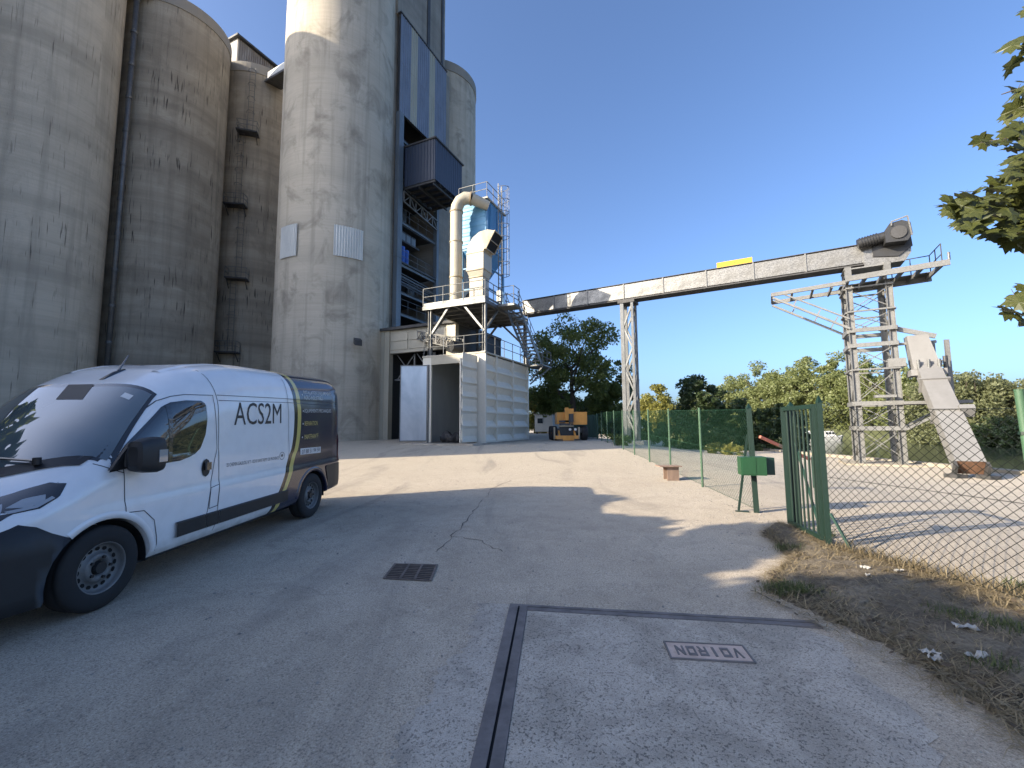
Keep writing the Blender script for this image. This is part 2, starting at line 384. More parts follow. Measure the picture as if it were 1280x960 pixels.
t = NT('wire_dark'); MAT['wire_dark'] = t.set((.007, .011, .010), .7, Specular_IOR_Level=.15)
# ------------------------------------------------------------------ the setting
def strip(name, xs, ys, zf, mat, kind='structure'):
    m = MB(); m.grid([[(x, y, zf(x, y)) for x in xs] for y in ys]); return props(m.build(name, mat, fix=False), kind=kind)
xs = [-600, -300, -150, -80, -50, -35, -25, -18] + list(np.arange(-14, 19.41, .4)) + [19.5]
ys = [-200, -80, -30, -12, -6] + list(np.arange(-3, 30, .5)) + [31, 33, 36, 40, 46, 55, 70, 100, 200, 500, 1200]
ground = strip('ground', xs, ys, G, MAT['yard'])
props(ground, 'worn pale concrete and gravel yard', None)
def ribbon(pts, w, h=.006, jit=0.0):
    m = MB(); rows = []
    for i, p in enumerate(pts):
        q = pts[min(i + 1, len(pts) - 1)]; r = pts[max(i - 1, 0)]; d = Vector((q[0] - r[0], q[1] - r[1])).normalized()
        ww = w * (1 + random.uniform(-jit, jit)) / 2
        rows.append([(p[0] - d.y * ww, p[1] + d.x * ww, G(p[0], p[1]) + h), (p[0] + d.y * ww, p[1] - d.x * ww, G(p[0], p[1]) + h)])
    return m.grid(rows)
def jag(px, n, amp):
    pts = [gnd(*p) for p in px]; out = []
    for a, b in zip(pts[:-1], pts[1:]):
        for i in range(n): t = i / n; out.append((a.x + (b.x - a.x) * t + random.uniform(-amp, amp), a.y + (b.y - a.y) * t + random.uniform(-amp, amp)))
    return out + [(pts[-1].x, pts[-1].y)]
plain('crack_dirt', (.11, .098, .08), .95)
for px, n, amp in (([(640, 600), (614, 612), (600, 630), (582, 652), (566, 670), (545, 690)], 7, .035), ([(720, 585), (640, 600)], 8, .05), ([(566, 670), (600, 676), (628, 690)], 6, .03),
                   ([(938, 738), (990, 762)], 8, .012), ([(945, 822), (962, 838), (968, 846)], 4, .008)):
    props(ribbon(jag(px, n, amp), .013, .004, .8).build('crack', MAT['crack_dirt'], ground), None)
# quay, river, far bank
m = MB()
qx = 19.5
for y0, y1 in ((-30, 4), (4, 9), (9, 14), (14, 19), (19, 24), (24, 29), (29, 40), (40, 200)): m.box(qx - .25, qx + .25, y0 + .01, y1 - .01, -5, -.06)
painted('quay_stone', (.36, .32, .25), .85, .3, 1.2)
props(m.build('quay', MAT['quay_stone']), 'pale stone edge of the quay', kind='structure')
m = MB(); m.add([(qx, -300, -2.6), (1500, -300, -2.6), (1500, 1500, -2.6), (qx, 1500, -2.6)], [(0, 1, 2, 3)])
props(m.build('river', MAT['water'], fix=False), kind='structure')
bank = [(20, 190), (38, 176), (62, 158), (88, 134), (98, 108), (100, 84), (104, 60), (110, 10), (116, -60)]
painted('bank_earth', (.075, .085, .035), .95, .4, 1)
m = MB(); m.grid([[(x, y, -3.2), (x + 1.5, y + .6, -1.4), (x + 5, y + 2, .5), (x + 400, y + 300, 1.5)] for x, y in bank])
props(m.build('far_bank', MAT['bank_earth'], fix=False), kind='structure')
# verge of soil and dead weeds inside the fence
vl = [gnd(*p) for p in ((955, 668), (978, 685), (992, 702), (965, 722), (962, 742), (1005, 760), (1050, 782), (1105, 806), (1165, 845), (1235, 890), (1300, 930), (1430, 1010), (1640, 1120))]
vr = [gnd(*p) for p in ((975, 655), (1010, 668), (1040, 685), (1072, 694), (1105, 702), (1140, 711), (1175, 722), (1210, 734), (1245, 748), (1290, 766), (1380, 800), (1560, 860), (1900, 960))]
VERGE = list(zip(vl, vr)); m = MB(); rows = []
for i in range(len(VERGE) - 1):
    for k in range(6):
        t = k / 6; a = VERGE[i][0].lerp(VERGE[i + 1][0], t); b = VERGE[i][1].lerp(VERGE[i + 1][1], t); row = []
        a = a + Vector((random.uniform(-.06, .06), random.uniform(-.05, .05), 0))
        for j in range(13):
            q = a.lerp(b, j / 12); hh = math.sin(math.pi * j / 12) * .05 + random.uniform(0, .028) * (0 < j < 12); row.append((q.x, q.y, G(q.x, q.y) + .004 + hh))
        rows.append(row)
m.grid(rows); props(m.build('verge', MAT['soil'], smooth=True, fix=False), kind='structure')
# ------------------------------------------------------------------ concrete silos
def cyl_patch(m, cx, cy, r, a0, a1, zs, n, rf=None):
    return m.grid([[(cx + (r if rf is None else r + rf(i)) * math.cos(a0 + (a1 - a0) * i / n), cy + (r if rf is None else r + rf(i)) * math.sin(a0 + (a1 - a0) * i / n), z) for i in range(n + 1)] for z in zs])
def silo(label, a, b, z0, z1, mat, rim=True):
    cx, cy = kxy(a, b); t = thing('concrete_silo', label, 'silo', (cx, cy, z0), 'round concrete grain silos of the plant')
    n = 96; m = MB(); zs = [z0 - .5] + list(np.linspace(z0 + 1, z1, 14)); rows = []
    sh = MB(); cyl_patch(sh, cx, cy, RS, 0, 2 * math.pi, zs, n)
    o = sh.build('shell', MAT[mat], t, smooth=True, fix=False)
    uvl = o.data.uv_layers.new(name='UV'); vs = np.array([v.co[:] for v in o.data.vertices]); 
    li = np.zeros(len(o.data.loops), dtype=np.int32); o.data.loops.foreach_get('vertex_index', li)
    k = li % (n + 1); uv = np.stack([k * 2 * math.pi * RS / n + a * 5, vs[li, 2] + z0], 1); uvl.data.foreach_set('uv', uv.astype(np.float32).ravel())
    rm = MB(); rr = RS + .07
    ring = [(cx + math.cos(2 * math.pi * i / 64), cy + math.sin(2 * math.pi * i / 64)) for i in range(64)]
    for i in range(64):
        a0, a1 = 2 * math.pi * i / 64, 2 * math.pi * (i + 1) / 64
        P = lambda r, an, z: (cx + r * math.cos(an), cy + r * math.sin(an), z)
        rm.add([P(RS - .2, a0, z1 - .9), P(rr, a0, z1 - .9), P(rr, a0, z1 + .12), P(RS - .2, a1, z1 - .9), P(rr, a1, z1 - .9), P(rr, a1, z1 + .12), (cx, cy, z1 + .3)], [(0, 1, 4, 3), (1, 2, 5, 4), (2, 6, 5)])
    rm.build('roof_rim', MAT['concrete_house'], t, fix=False)
    return t
ZG = .8
S_A = silo('streaked dark concrete silo left of the grey downpipe, behind the van bonnet', -8.69, 32.97, ZG, 39.2, 'concrete_dark')
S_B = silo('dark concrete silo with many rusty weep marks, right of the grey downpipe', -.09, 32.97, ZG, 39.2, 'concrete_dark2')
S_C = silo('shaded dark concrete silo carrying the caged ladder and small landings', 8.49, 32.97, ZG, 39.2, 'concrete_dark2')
S_Z = silo('end silo of the dark concrete row, beyond the streaked one', -17.27, 32.97, ZG, 39.2, 'concrete_dark')
S_D = silo('pale tall concrete silo with two white corrugated patches, nearest the cream hall', 3.3, 15.3, ZG, 41.5, 'concrete_pale')
S_E = silo('pale concrete silo standing behind the clad headhouse tower', 17.3, 15.3, ZG, 40.0, 'concrete_pale')
# off to the left: the row goes on as a lower annex, and a shed closes the yard behind the viewer; both throw the shade seen in the yard
def shed(name, label, c0, dx, dy, w, d, h, mat):
    t = thing(name, label, 'building', (c0[0], c0[1], G(*c0))); z = G(*c0) - .3
    dx = Vector(dx); dy = Vector(dy); c0 = Vector(c0)
    P = lambda x, y, zz: (*(c0 + dx * x + dy * y), zz)
    m = M(P); m.box(0, w, 0, d, z, z + h - .25); m.build('wall', mat, t)
    m = M(P); m.box(-.3, w + .2, -.2, d + .2, z + h - .25, z + h); m.build('roof', MAT['dirty_clad'], t)
    m = M(P); m.box(w * .3, w * .3 + 4, -.06, .04, z, z + 4.5); m.build('door', MAT['steel_blue_grey'], t); return t
shed('annex_building', 'tall windowless annex in line with the dark silos', (-33.0, 7.6), (-1, .0), (0, 1), 13, 10.5, 18.5, MAT['concrete_house'])
shed('warehouse', 'low shed closing the yard on the side the sun comes from', (-17.6, 3.35), (-.98, -.2), (.2, -.98), 22, 14, 8.0, MAT['dirty_clad'])

def on_silo(t, px, py):
    """point where the view ray first meets the silo wall"""
    c = base_of(t); r = ray(px, py); A = r.x ** 2 + r.y ** 2; B = -2 * (r.x * c.x + r.y * c.y); Cc = c.x ** 2 + c.y ** 2 - RS * RS
    dsc = B * B - 4 * A * Cc; tt = (-B - math.sqrt(max(dsc, 0))) / (2 * A); q = CAM + r * tt; return q, math.atan2(q.y - c.y, q.x - c.x)
# corrugated patches on the pale silo
for (xa, xb, ya, yb) in ((352.5, 372, 283, 322), (417, 453, 285, 323)):
    (qa, a0), (qb, a1) = on_silo(S_D, xa, (ya + yb) / 2), on_silo(S_D, xb, (ya + yb) / 2)
    z1 = (on_silo(S_D, xa, ya)[0].z + on_silo(S_D, xb, ya)[0].z) / 2; z0 = (on_silo(S_D, xa, yb)[0].z + on_silo(S_D, xb, yb)[0].z) / 2
    c = base_of(S_D); k = 44; m = MB(); cyl_patch(m, c.x, c.y, RS + .07, a0, a1, [z0, z1], k, lambda i: .035 if i % 4 < 2 else -.02)
    props(m.build('corrugated_patch', MAT['white_clad'], S_D, fix=False), 'white corrugated sheet over an opening')
# flood lamp on the pale silo
q, an = on_silo(S_D, 443, 430); d = Vector((math.cos(an), math.sin(an), 0)); t = thing('flood_lamp', 'small dark flood lamp on a bracket low on the pale silo', 'lamp', q)
m = MB(); m.beam(q - d * .05, q + d * .5, .06).beam(q + d * .45 - Vector((0, 0, .1)), q + d * .45 + Vector((0, 0, .25)), .05); m.build('bracket', MAT['dark_steel'], t)
m = MB(); m.box(-.1, .22, -.25, .25, -.2, .2); m.v = [tuple(q + d * (.55 + p[0]) + Vector((-d.y, d.x, 0)) * p[1] + Vector((0, 0, p[2] - p[0] * .6 + .1))) for p in m.v]; m.build('lamp_head', MAT['dark_steel'], t)
(qa, a0), (qb, a1) = on_silo(S_D, 490.5, 246), on_silo(S_D, 493.0, 246); c = base_of(S_D); z1, z0 = on_silo(S_D, 491, 235)[0].z, on_silo(S_D, 491, 256)[0].z
m = MB(); cyl_patch(m, c.x, c.y, RS + .02, a0, a1, [z0, z1], 4); props(m.build('slot_opening', MAT['black_gap'], S_D, fix=False), 'narrow dark slot in the concrete')
# rain pipe in the notch
pp = K(-4.39, 32.97, 0) + (-VA) * 2.35; t = thing('downpipe', 'long grey downpipe running in the notch of two dark silos', 'pipe', (pp.x, pp.y, ZG))
MB().tube((pp.x, pp.y, ZG - .3), (pp.x, pp.y, 38.2), .19, 12).build('pipe', MAT['galvanised'], t, smooth=True)
mm = MB().tube((0, 0, 0), (0, 0, .22), .235, 12).mesh('coupling', MAT['galvanised'])
for i in range(13): inst('coupling', mm, t, Matrix.Translation((pp.x, pp.y, 2.5 + i * 2.9)))
m = MB(); m.box(pp.x - .8, pp.x + .8, pp.y - .8, pp.y + .8, 38.2, 39.1); m.build('hopper_head', MAT['dark_steel'], t)
# caged ladder flights with landings on the shaded silo
lt = thing('caged_ladder', 'thin steel ladder flights and landings climbing the shaded dark silo', 'ladder', on_silo(S_C, 290, 440)[0])
flights = [((318, 95), (313, 168)), ((303, 168), (299, 258)), ((303, 262), (299, 350)), ((292, 352), (289, 440)), ((296, 440), (296, 475))]
rung = MB().tube((-.22, 0, 0), (.22, 0, 0), .014, 5).mesh('rung', MAT['galvanised'])
for (p1, p2) in flights:
    qa, an = on_silo(S_C, *p1); qb, _ = on_silo(S_C, *p2); d = Vector((math.cos(an), math.sin(an), 0)); s = Vector((-d.y, d.x, 0)); o = d * .35
    x, y = qb.x + o.x, qb.y + o.y; z0, z1 = qb.z, qa.z + .6
    m = MB()
    for k in (-1, 1): m.beam((x + s.x * .24 * k, y + s.y * .24 * k, z0), (x + s.x * .24 * k, y + s.y * .24 * k, z1), .05, .02)
    st = m.build('stile', MAT['galvanised'], lt)
    R4 = Matrix(((s.x, d.x, 0, x), (s.y, d.y, 0, y), (0, 0, 1, 0), (0, 0, 0, 1)))
    n = int((z1 - z0) / .6)
    for i in range(n): inst('rung', rung, lt, Matrix.Translation((0, 0, z0 + .3 + i * .6)) @ R4)
    m = MB()
    for i in range(int((z1 - z0) / 1.5)):
        zz = z0 + 2 + i * 1.5
        if zz > z1: break
        m.path([(x + s.x * .35 * math.cos(a) + d.x * .6 * math.sin(a), y + s.y * .35 * math.cos(a) + d.y * .6 * math.sin(a), zz) for a in np.linspace(0, math.pi, 7)], .02, 4)
    if m.v: m.build('cage', MAT['galvanised'], lt)
for (px, py) in ((311, 169), (297, 259), (298, 350), (287, 441)):
    q, an = on_silo(S_C, px, py); d = Vector((math.cos(an), math.sin(an), 0)); s = Vector((-d.y, d.x, 0)); P = lambda x, y, z: tuple(q + s * x + d * y + Vector((0, 0, z)))
    m = M(P); m.box(-.95, .95, -.05, 1.0, -.12, 0); m.beam((-.8, 0, -.9), (-.8, .9, -.1), .06).beam((.8, 0, -.9), (.8, .9, -.1), .06); m.build('landing', MAT['dark_steel'], lt)
    guardrail(lt, [(-.9, .05, 0), (-.9, .95, 0), (.9, .95, 0), (.9, .05, 0)], P, 1.0, .025, MAT['galvanised'], 1.0)
# conveyor gallery along the roofs of the dark row and the bridge over to the pale silo
t = thing('roof_gallery', 'rust-stained metal clad gallery on top of the dark silos', 'gallery', K(10, 33, 39.2))
m = M(K); m.box(4.5, 34, 31.3, 35.5, 39.0, 41.9); m.build('wall', MAT['dirty_clad'], t)
sheet = MB(); 
for i in range(5): sheet.box(i * .24, i * .24 + .12, -.05, 0, 0, 2.75)
sm = sheet.mesh('cladding_sheet', MAT['dirty_clad'])
for i in range(18): inst('cladding_sheet', sm, t, Matrix.Translation(K(4.55 + i * 1.25, 31.28, 39.1)) @ KROT)
m = M(K); m.box(4.2, 34.3, 30.9, 35.9, 41.9, 42.1); m.build('roof', MAT['dark_steel'], t)
t = thing('roof_bridge', 'small clad conveyor bridge from the dark row to the pale silo', 'bridge', K(13, 31, 39.5))
m = M(K); p, q = CAM + ray(330, 106) * (53 / math.hypot(ray(330, 106).x, ray(330, 106).y)), CAM + ray(372, 82) * (44 / math.hypot(ray(372, 82).x, ray(372, 82).y)); m.T = None; m.beam(p, q, 1.2, .8); m.build('casing', MAT['white_clad'], t)
m = MB(); m.beam(p - Vector((0, 0, .62)), q - Vector((0, 0, .62)), 1.6, .2); m.build('floor_girder', MAT['dark_steel'], t)
# ------------------------------------------------------------------ headhouse tower between the pale silos
GS = MAT['galvanised']
def ribbed(w, h, pitch=.3, d=.045):
    """one sheet of trapezoid cladding in the x-z plane, ribs toward -y"""
    m = MB(); xs = []; n = max(1, round(w / pitch)); p = w / n
    prof = []
    for i in range(n): prof += [(i * p, 0), (i * p + p * .28, 0), (i * p + p * .38, -d), (i * p + p * .62, -d), (i * p + p * .72, 0)]
    prof.append((w, 0)); m.grid([[(x, y, z) for x, y in prof] for z in (0, h)]); return m
hh = thing('headhouse', 'tall concrete headhouse tower with blue ribbed cladding and open floors', 'building', K(9, 12, ZG))
def uvbox(o, s=1.0):
    """box-projected metres as UV for the concrete material"""
    me = o.data; uvl = me.uv_layers.new(name='UV'); off = base_of(o); 
    for p in me.polygons:
        n = p.normal
        for li in p.loop_indices:
            c = Vector(me.vertices[me.loops[li].vertex_index].co) + off
            uvl.data[li].uv = (c.x, c.y) if abs(n.z) > .7 else (c.dot(UA) if abs(n.dot(VA)) > .7 else c.dot(VA), c.z)
    return o
m = M(K); m.box(5.4, 12.6, 11.3, 20, 37.05, 49); uvbox(m.build('upper_wall', MAT['concrete_house'], hh))
m = M(K); m.box(9.55, 9.95, 11.2, 11.29, 37.2, 49).box(11.9, 12.2, 11.2, 11.29, 37.2, 45); m.build('dark_strip', MAT['dark_steel'], hh)  # dark upright strips laid just proud of the wall
for a0, a1, mt in ((5.5, 6.95, 'blue_clad'), (6.95, 7.9, 'strip_cream'), (7.9, 9.7, 'blue_clad'), (9.7, 10.6, 'strip_cream'), (10.6, 12.55, 'blue_clad')):
    for z0, z1 in ((28.1, 32.6), (32.6, 37.0)):
        me = ribbed(a1 - a0, z1 - z0 - .01).mesh('cladding_panel', MAT[mt])
        inst('cladding_panel', me, hh, Matrix.Translation(K(a0, 11.05, z0)) @ KROT)
m = M(K); m.box(5.5, 12.55, 11.06, 11.3, 28.1, 37.0); m.build('cladding_frame', MAT['dark_steel'], hh)
m = M(K); m.box(5.4, 12.6, 10.95, 11.3, 37.0, 37.12); m.build('flashing', MAT['dark_steel'], hh)
for z0, z1 in ((.6, 9), (9, 15.5), (15.5, 22), (22, 28.08)):
    m = M(K); m.box(5.45, 6.02, 10.95, 11.35, z0, z1 - .02); m.build('corner_flashing', MAT['steel_blue_grey'], hh)
m = M(K); m.box(11.45, 13.2, 11.1, 20, .5, 36.9); uvbox(m.build('pier_wall', MAT['concrete_house'], hh))
m = M(K); m.box(11.1, 11.44, 11.0, 11.4, .5, 28.05); m.build('steel_column', MAT['steel_blue_grey'], hh)
m = M(K); m.box(6.0, 11.5, 16.5, 17, .5, 37); uvbox(m.build('back_wall', MAT['concrete_house'], hh))
m = M(K); m.box(5.2, 6.0, 11.5, 20, .5, 37); uvbox(m.build('inner_wall', MAT['concrete_house'], hh))
for z in (11.2, 13.0, 15.35, 19.0, 22.2, 26.2):
    m = M(K); m.box(6.02, 11.1, 11.7 if z != 15.35 else 11.05, 16.5, z - .14, z); m.build('floor', MAT['dark_steel'], hh)
    m = M(K); m.T = K; m.ibeam((6.02, 11.2, z - .28), (11.1, 11.2, z - .28), .16, .24); m.build('floor_beam', MAT['steel_blue_grey'], hh)
for z in (11.2, 13.0, 15.37, 19.0): guardrail(hh, [(6.1, 11.25, z), (11.0, 11.25, z)], K, 1.05, .022, GS, 1.2)
m = M(K)
for i in range(5): m.tube((6.1, 11.5, 13.6 + .24 * i), (11, 11.5, 13.4 + .24 * i), .05 + .02 * (i % 2), 8)
# supply pipes inside
m.build('pipe_bundle', MAT['steel_blue_grey'], hh)
# girder under the hanging box
m = M(K)
pts = [(6.1 + i * .82, 21.3 - i * .08) for i in range(7)]
for i, (x, z) in enumerate(pts[:-1]):
    x2, z2 = pts[i + 1]; m.beam((x, 10.9, z), (x2, 10.9, z2), .1); m.beam((x, 10.9, z - .9), (x2, 10.9, z2 - .9), .1); m.beam((x, 10.9, z), (x, 10.9, z - .9), .08); m.beam((x, 10.9, z if i % 2 else z - .9), (x2, 10.9, z2 - .9 if i % 2 else z2), .07)
m.build('truss', MAT['steel_pale'], hh)
# plant seen on the floors
for i, (a, z, h, r) in enumerate(((8.2, 19.0, 2.0, .6), (9.8, 13.0, 1.6, .5), (7.6, 11.2, 1.4, .45))):
    M(K).tube((a, 13, z), (a, 13, z + h), r, 16).build('hopper', GS, hh, smooth=True)
for i, a in enumerate((6.35, 6.95, 7.5)):
    dr = thing('plastic_drum', ['tall blue drum at the column on the open headhouse floor', 'middle blue drum of three on the open headhouse floor', 'blue drum at the inner end of the three on the headhouse floor'][i], 'drum', K(a, 11.7, 15.37), 'blue drums on the headhouse floor')
    M(K).tube((a, 11.7, 15.37), (a, 11.7, 17.1 - .15 * i), .27, 16).build('body', MAT['blue_drum'], dr, smooth=True, angle=40)
    for k in (.5, 1.1): M(K).tube((a, 11.7, 15.37 + k), (a, 11.7, 15.43 + k), .285, 16).build('hoop', MAT['blue_drum'], dr)
for i, a in enumerate((6.3, 7.0, 7.7, 8.4)):
    dr = thing('storage_crate', f'dark crate on the upper open floor, {["first", "second", "third", "fourth"][i]} from the corner flashing', 'crate', K(a, 11.8, 17.4), 'crates stacked on the headhouse floor')
    m = M(K); m.box(a - .3, a + .3, 11.6, 12.2, 17.45, 18.2); m.build('body', MAT['steel_blue_grey'], dr)
    m = M(K); m.box(a - .32, a + .32, 11.58, 12.22, 18.2, 18.3); m.build('lid', MAT['dark_steel'], dr)
m = M(K); m.box(6.02, 9.0, 11.4, 14, 17.3, 17.44); m.build('mezzanine', MAT['dark_steel'], hh)
# hanging box
painted('navy_side', (.045, .060, .095), .4, .2, .6)
bx = thing('hanging_cabin', 'dark navy ribbed steel cabin cantilevered from the headhouse face', 'cabin', K(8.4, 9.5, 21.7))
m = M(K); m.box(6.24, 10.45, 7.94, 11.0, 21.75, 25.2); m.build('body', MAT['navy_clad'], bx)
for i in range(7):
    me = ribbed(.6, 3.5).mesh('cladding_panel', MAT['navy_side']); inst('cladding_panel', me, bx, Matrix.Translation(K(6.24 + .601 * i, 7.93, 21.72)) @ KROT)
me = ribbed(.6, 3.5).mesh('side_panel', MAT['navy_clad'])
for i in range(5): inst('side_panel', me, bx, Matrix.Translation(K(6.235, 7.95 + .61 * (i + 1), 21.72)) @ KROT @ Matrix.Rotation(-math.pi / 2, 4, 'Z'))
m = M(K); m.box(6.12, 10.6, 7.8, 11.0, 25.2, 25.32); m.build('roof', MAT['dark_steel'], bx)
for i in range(6): m = M(K); a = 6.3 + i * .8; m.ibeam((a, 7.95, 21.62), (a, 11, 21.62), .12, .22); m.build('floor_joist', MAT['dark_steel'], bx)
for b in (8.1, 9.5): m = M(K); m.ibeam((6.25, b, 21.4), (10.45, b, 21.4), .14, .24); m.build('floor_bearer', MAT['dark_steel'], bx)

# ------------------------------------------------------------------ cream receiving hall at the foot of the pale silo
hl = thing('receiving_hall', 'cream steel hall front with a dark open bay against the pale silo', 'building', K(4, 7.5, ZG))
CR = MAT['cream']
for b0, b1, nm in ((10.25, 10.95, 'column'), (4.45, 5.2, 'column')):
    m = M(K); m.box(3.9, 4.35, b0, b1, .5, 9.0); m.build(nm, CR, hl)
m = M(K); m.box(3.86, 4.3, 10.72, 11.1, .5, 9.15); m.build('corner_post', CR, hl)
m = M(K); m.box(4.0, 4.3, 5.2, 10.25, 7.25, 9.0); m.build('header', CR, hl)
for i in range(3):
    b = 5.3 + i * 1.65; m = M(K); m.box(3.95, 4.0, b, b + 1.5, 7.5, 8.75); m.build('header_panel', CR, hl)
    for k in (8.15,): m = M(K); m.box(3.9, 3.95, b, b + 1.5, k, k + .1); m.build('panel_rib', CR, hl)
m = M(K); m.box(3.7, 11.2, 4.4, 11.1, 9.0, 9.2); m.build('roof', MAT['dark_steel'], hl)
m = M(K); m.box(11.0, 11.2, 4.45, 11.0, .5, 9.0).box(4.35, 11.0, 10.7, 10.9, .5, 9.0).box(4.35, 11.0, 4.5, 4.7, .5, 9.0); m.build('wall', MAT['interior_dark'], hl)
m = M(K)
for b in (6.6, 8.4): m.beam((4.6, b, .8), (4.6, b, 7.2), .12)
m.beam((4.6, 5.2, 5.3), (4.6, 10.2, 5.3), .14)
for b in (5.2, 6.6, 8.4): m.beam((4.6, b, 5.3), (4.6, b + 1.6, 7.2), .07).beam((4.6, b + 1.6, 5.3), (4.6, b, 7.2), .07)
m.build('door_frame', GS, hl)
# ------------------------------------------------------------------ the cream enclosure
ZB, ZT = .82, 6.0
ct = thing('steel_enclosure', 'tall cream steel enclosure with pressed side panels and two open doors', 'enclosure', K(3, 2, ZB))
CG = MAT['cream_grey']
m = M(K); m.box(.06, 6.44, .30, .34, ZB, ZT - .02); m.build('side_wall', CG, ct)
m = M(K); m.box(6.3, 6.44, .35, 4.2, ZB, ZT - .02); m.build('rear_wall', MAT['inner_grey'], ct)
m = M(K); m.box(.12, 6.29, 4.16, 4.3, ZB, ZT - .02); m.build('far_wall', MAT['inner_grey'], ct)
m = M(K); m.box(-.05, 6.5, 0, 4.36, ZT - .02, ZT + .06); m.build('roof', CR, ct)
m = M(K); m.box(0, .12, 0.0, .62, ZB, ZT - .03); m.build('front_jamb', CG, ct)
m = M(K); m.box(0, .12, 3.72, 4.34, ZB, ZT - .03); m.build('front_jamb', CG, ct)
m = M(K); m.box(-.03, .12, .62, 3.72, 5.5, ZT - .03); m.build('lintel', CR, ct)
rows = [.90, 1.75, 2.58, 3.38, 4.16, 5.02, 5.93]; cols = [.10, 1.50, 3.90, 6.42]
for a in cols: m = M(K); m.beam((a, .04, ZB), (a, .04, ZT - .03), .07, .09); m.build('stud', CG, ct)
for z in rows[:-1]: m = M(K); m.box(.05, 6.47, .0, .10, z - .06, z + .0); m.build('rail', CG, ct)
def pressed(w, h, d=.20):
    """panel with an inward slope at the top and a ledge pushed out below"""
    m = MB(); zs = [(h, 0), (h - .03, 0), (h - .07, d * .18), (h * .48, d), (h * .45, d), (h * .12, .01), (h * .08, -.01), (0, -.01)]
    m.grid([[(0, y, z), (w, y, z)] for z, y in zs]); n = len(zs)
    for x in (0, w): m.add([(x, y, z) for z, y in zs] + [(x, -.02, h), (x, -.02, 0)], [tuple(range(n)) + (n + 1, n)])
    m.v = [(x, y + .035, z) for x, y, z in m.v]; return m
for ci in range(3):
    w = cols[ci + 1] - cols[ci] - .08
    for ri in range(6):
        h = rows[ri + 1] - rows[ri] - .05; me = pressed(w, h).mesh('pressed_panel', CG)
        inst('pressed_panel', me, ct, Matrix.Translation(K(cols[ci] + .04, .02, rows[ri])) @ KROT)
# doors: right leaf stands straight out, left leaf is folded back and shows its bare metal inside
DR = Matrix.Translation(K(0, .62, 0)) @ KROT @ Matrix.Rotation(R_(176), 4, 'Z')
def D1(x, y, z): return DR @ Vector((x, y, z))
m = M(D1); m.box(0, 1.62, .0, .06, ZB + .06, 5.5); dl = m.build('door_leaf', CG, ct)
for ri in range(6):
    h = rows[ri + 1] - rows[ri] - .12; me = pressed(1.5, h, .06).mesh('pressed_panel', CG)
    inst('pressed_panel', me, dl, DR @ Matrix.Translation((.06, .16, rows[ri])) @ Matrix.Scale(-1, 4, (0, 1, 0)))
for z in (1.6, 3.2, 4.9): M(D1).tube((0.0, -.03, z), (0.0, -.03, z + .22), .04, 8).build('hinge', MAT['dark_steel'], dl)
DL = Matrix.Translation(K(0, 3.98, 0)) @ KROT @ Matrix.Rotation(R_(90 + 25), 4, 'Z')
def D2(x, y, z): return DL @ Vector((x, y, z))
m = M(D2); m.box(0, 1.66, -.06, 0, ZB + .06, 5.5); dl = m.build('door_leaf', MAT['door_metal'], ct); dl['label'] = 'folded-back door leaf showing bare grey metal'
m = M(D2); m.box(0, 1.66, .001, .03, 5.44, 5.5).box(0, 1.66, .001, .03, ZB + .06, ZB + .12).box(0, .05, .001, .03, ZB + .13, 5.43).box(1.61, 1.66, .001, .03, ZB + .13, 5.43); m.build('edge_frame', GS, dl)
M(K).tube((-.06, 3.9, ZB), (-.06, 3.9, 5.5), .05, 8).build('hinge_post', GS, ct)
for z in (1.6, 3.2, 4.9): M(D2).tube((-.02, -.03, z), (-.02, -.03, z + .22), .05, 8).build('hinge', MAT['dark_steel'], dl)
m = M(K); m.box(-1.6, 6.5, -.12, 4.7, .3, ZB - .0); m.build('concrete_plinth', MAT['pitted_concrete'], ct)
m = M(K); m.box(-.9, -.2, 1.5, 3.4, ZB + .004, ZB + .03); m.build('threshold_plate', MAT['dark_steel'], ct)
# bagged rubbish in the doorway
for i, (a, b, s, lab) in enumerate(((.7, 1.35, .62, 'large black sack heaped inside the enclosure doorway'), (.45, 2.25, .34, 'small dark sack on the enclosure threshold'), (.55, 2.9, .4, 'slumped dark sack by the hinge post of the enclosure'))):
    me = bpy.data.meshes.new('sack'); bm = bmesh.new(); bmesh.ops.create_icosphere(bm, subdivisions=3, radius=s)
    for v in bm.verts:
        k = 1 + .22 * math.sin(v.co.x * 9 / s * .4 + i) * math.cos(v.co.y * 7 / s * .5) + random.uniform(-.06, .06); v.co = Vector((v.co.x * k * 1.15, v.co.y * k, max(v.co.z * k * .95, -s * .62)))
    bm.to_mesh(me); bm.free(); me.materials.append(MAT['rubber_black'])
    o = bpy.data.objects.new('rubbish_sack', me); COL.objects.link(o); o.location = K(a, b, ZB + s * .62 + .005); props(o, lab, 'sack', 'sacks in the enclosure doorway')
# guard rail on the enclosure roof
rl = thing('roof_railing', 'galvanised railing round the roof of the cream enclosure', 'railing', K(0, 2, ZT + .06))
guardrail(rl, [(6.4, .05, ZT + .06), (.05, .05, ZT + .06), (.05, 4.3, ZT + .06)], K, 1.05, .024, GS, 1.3)
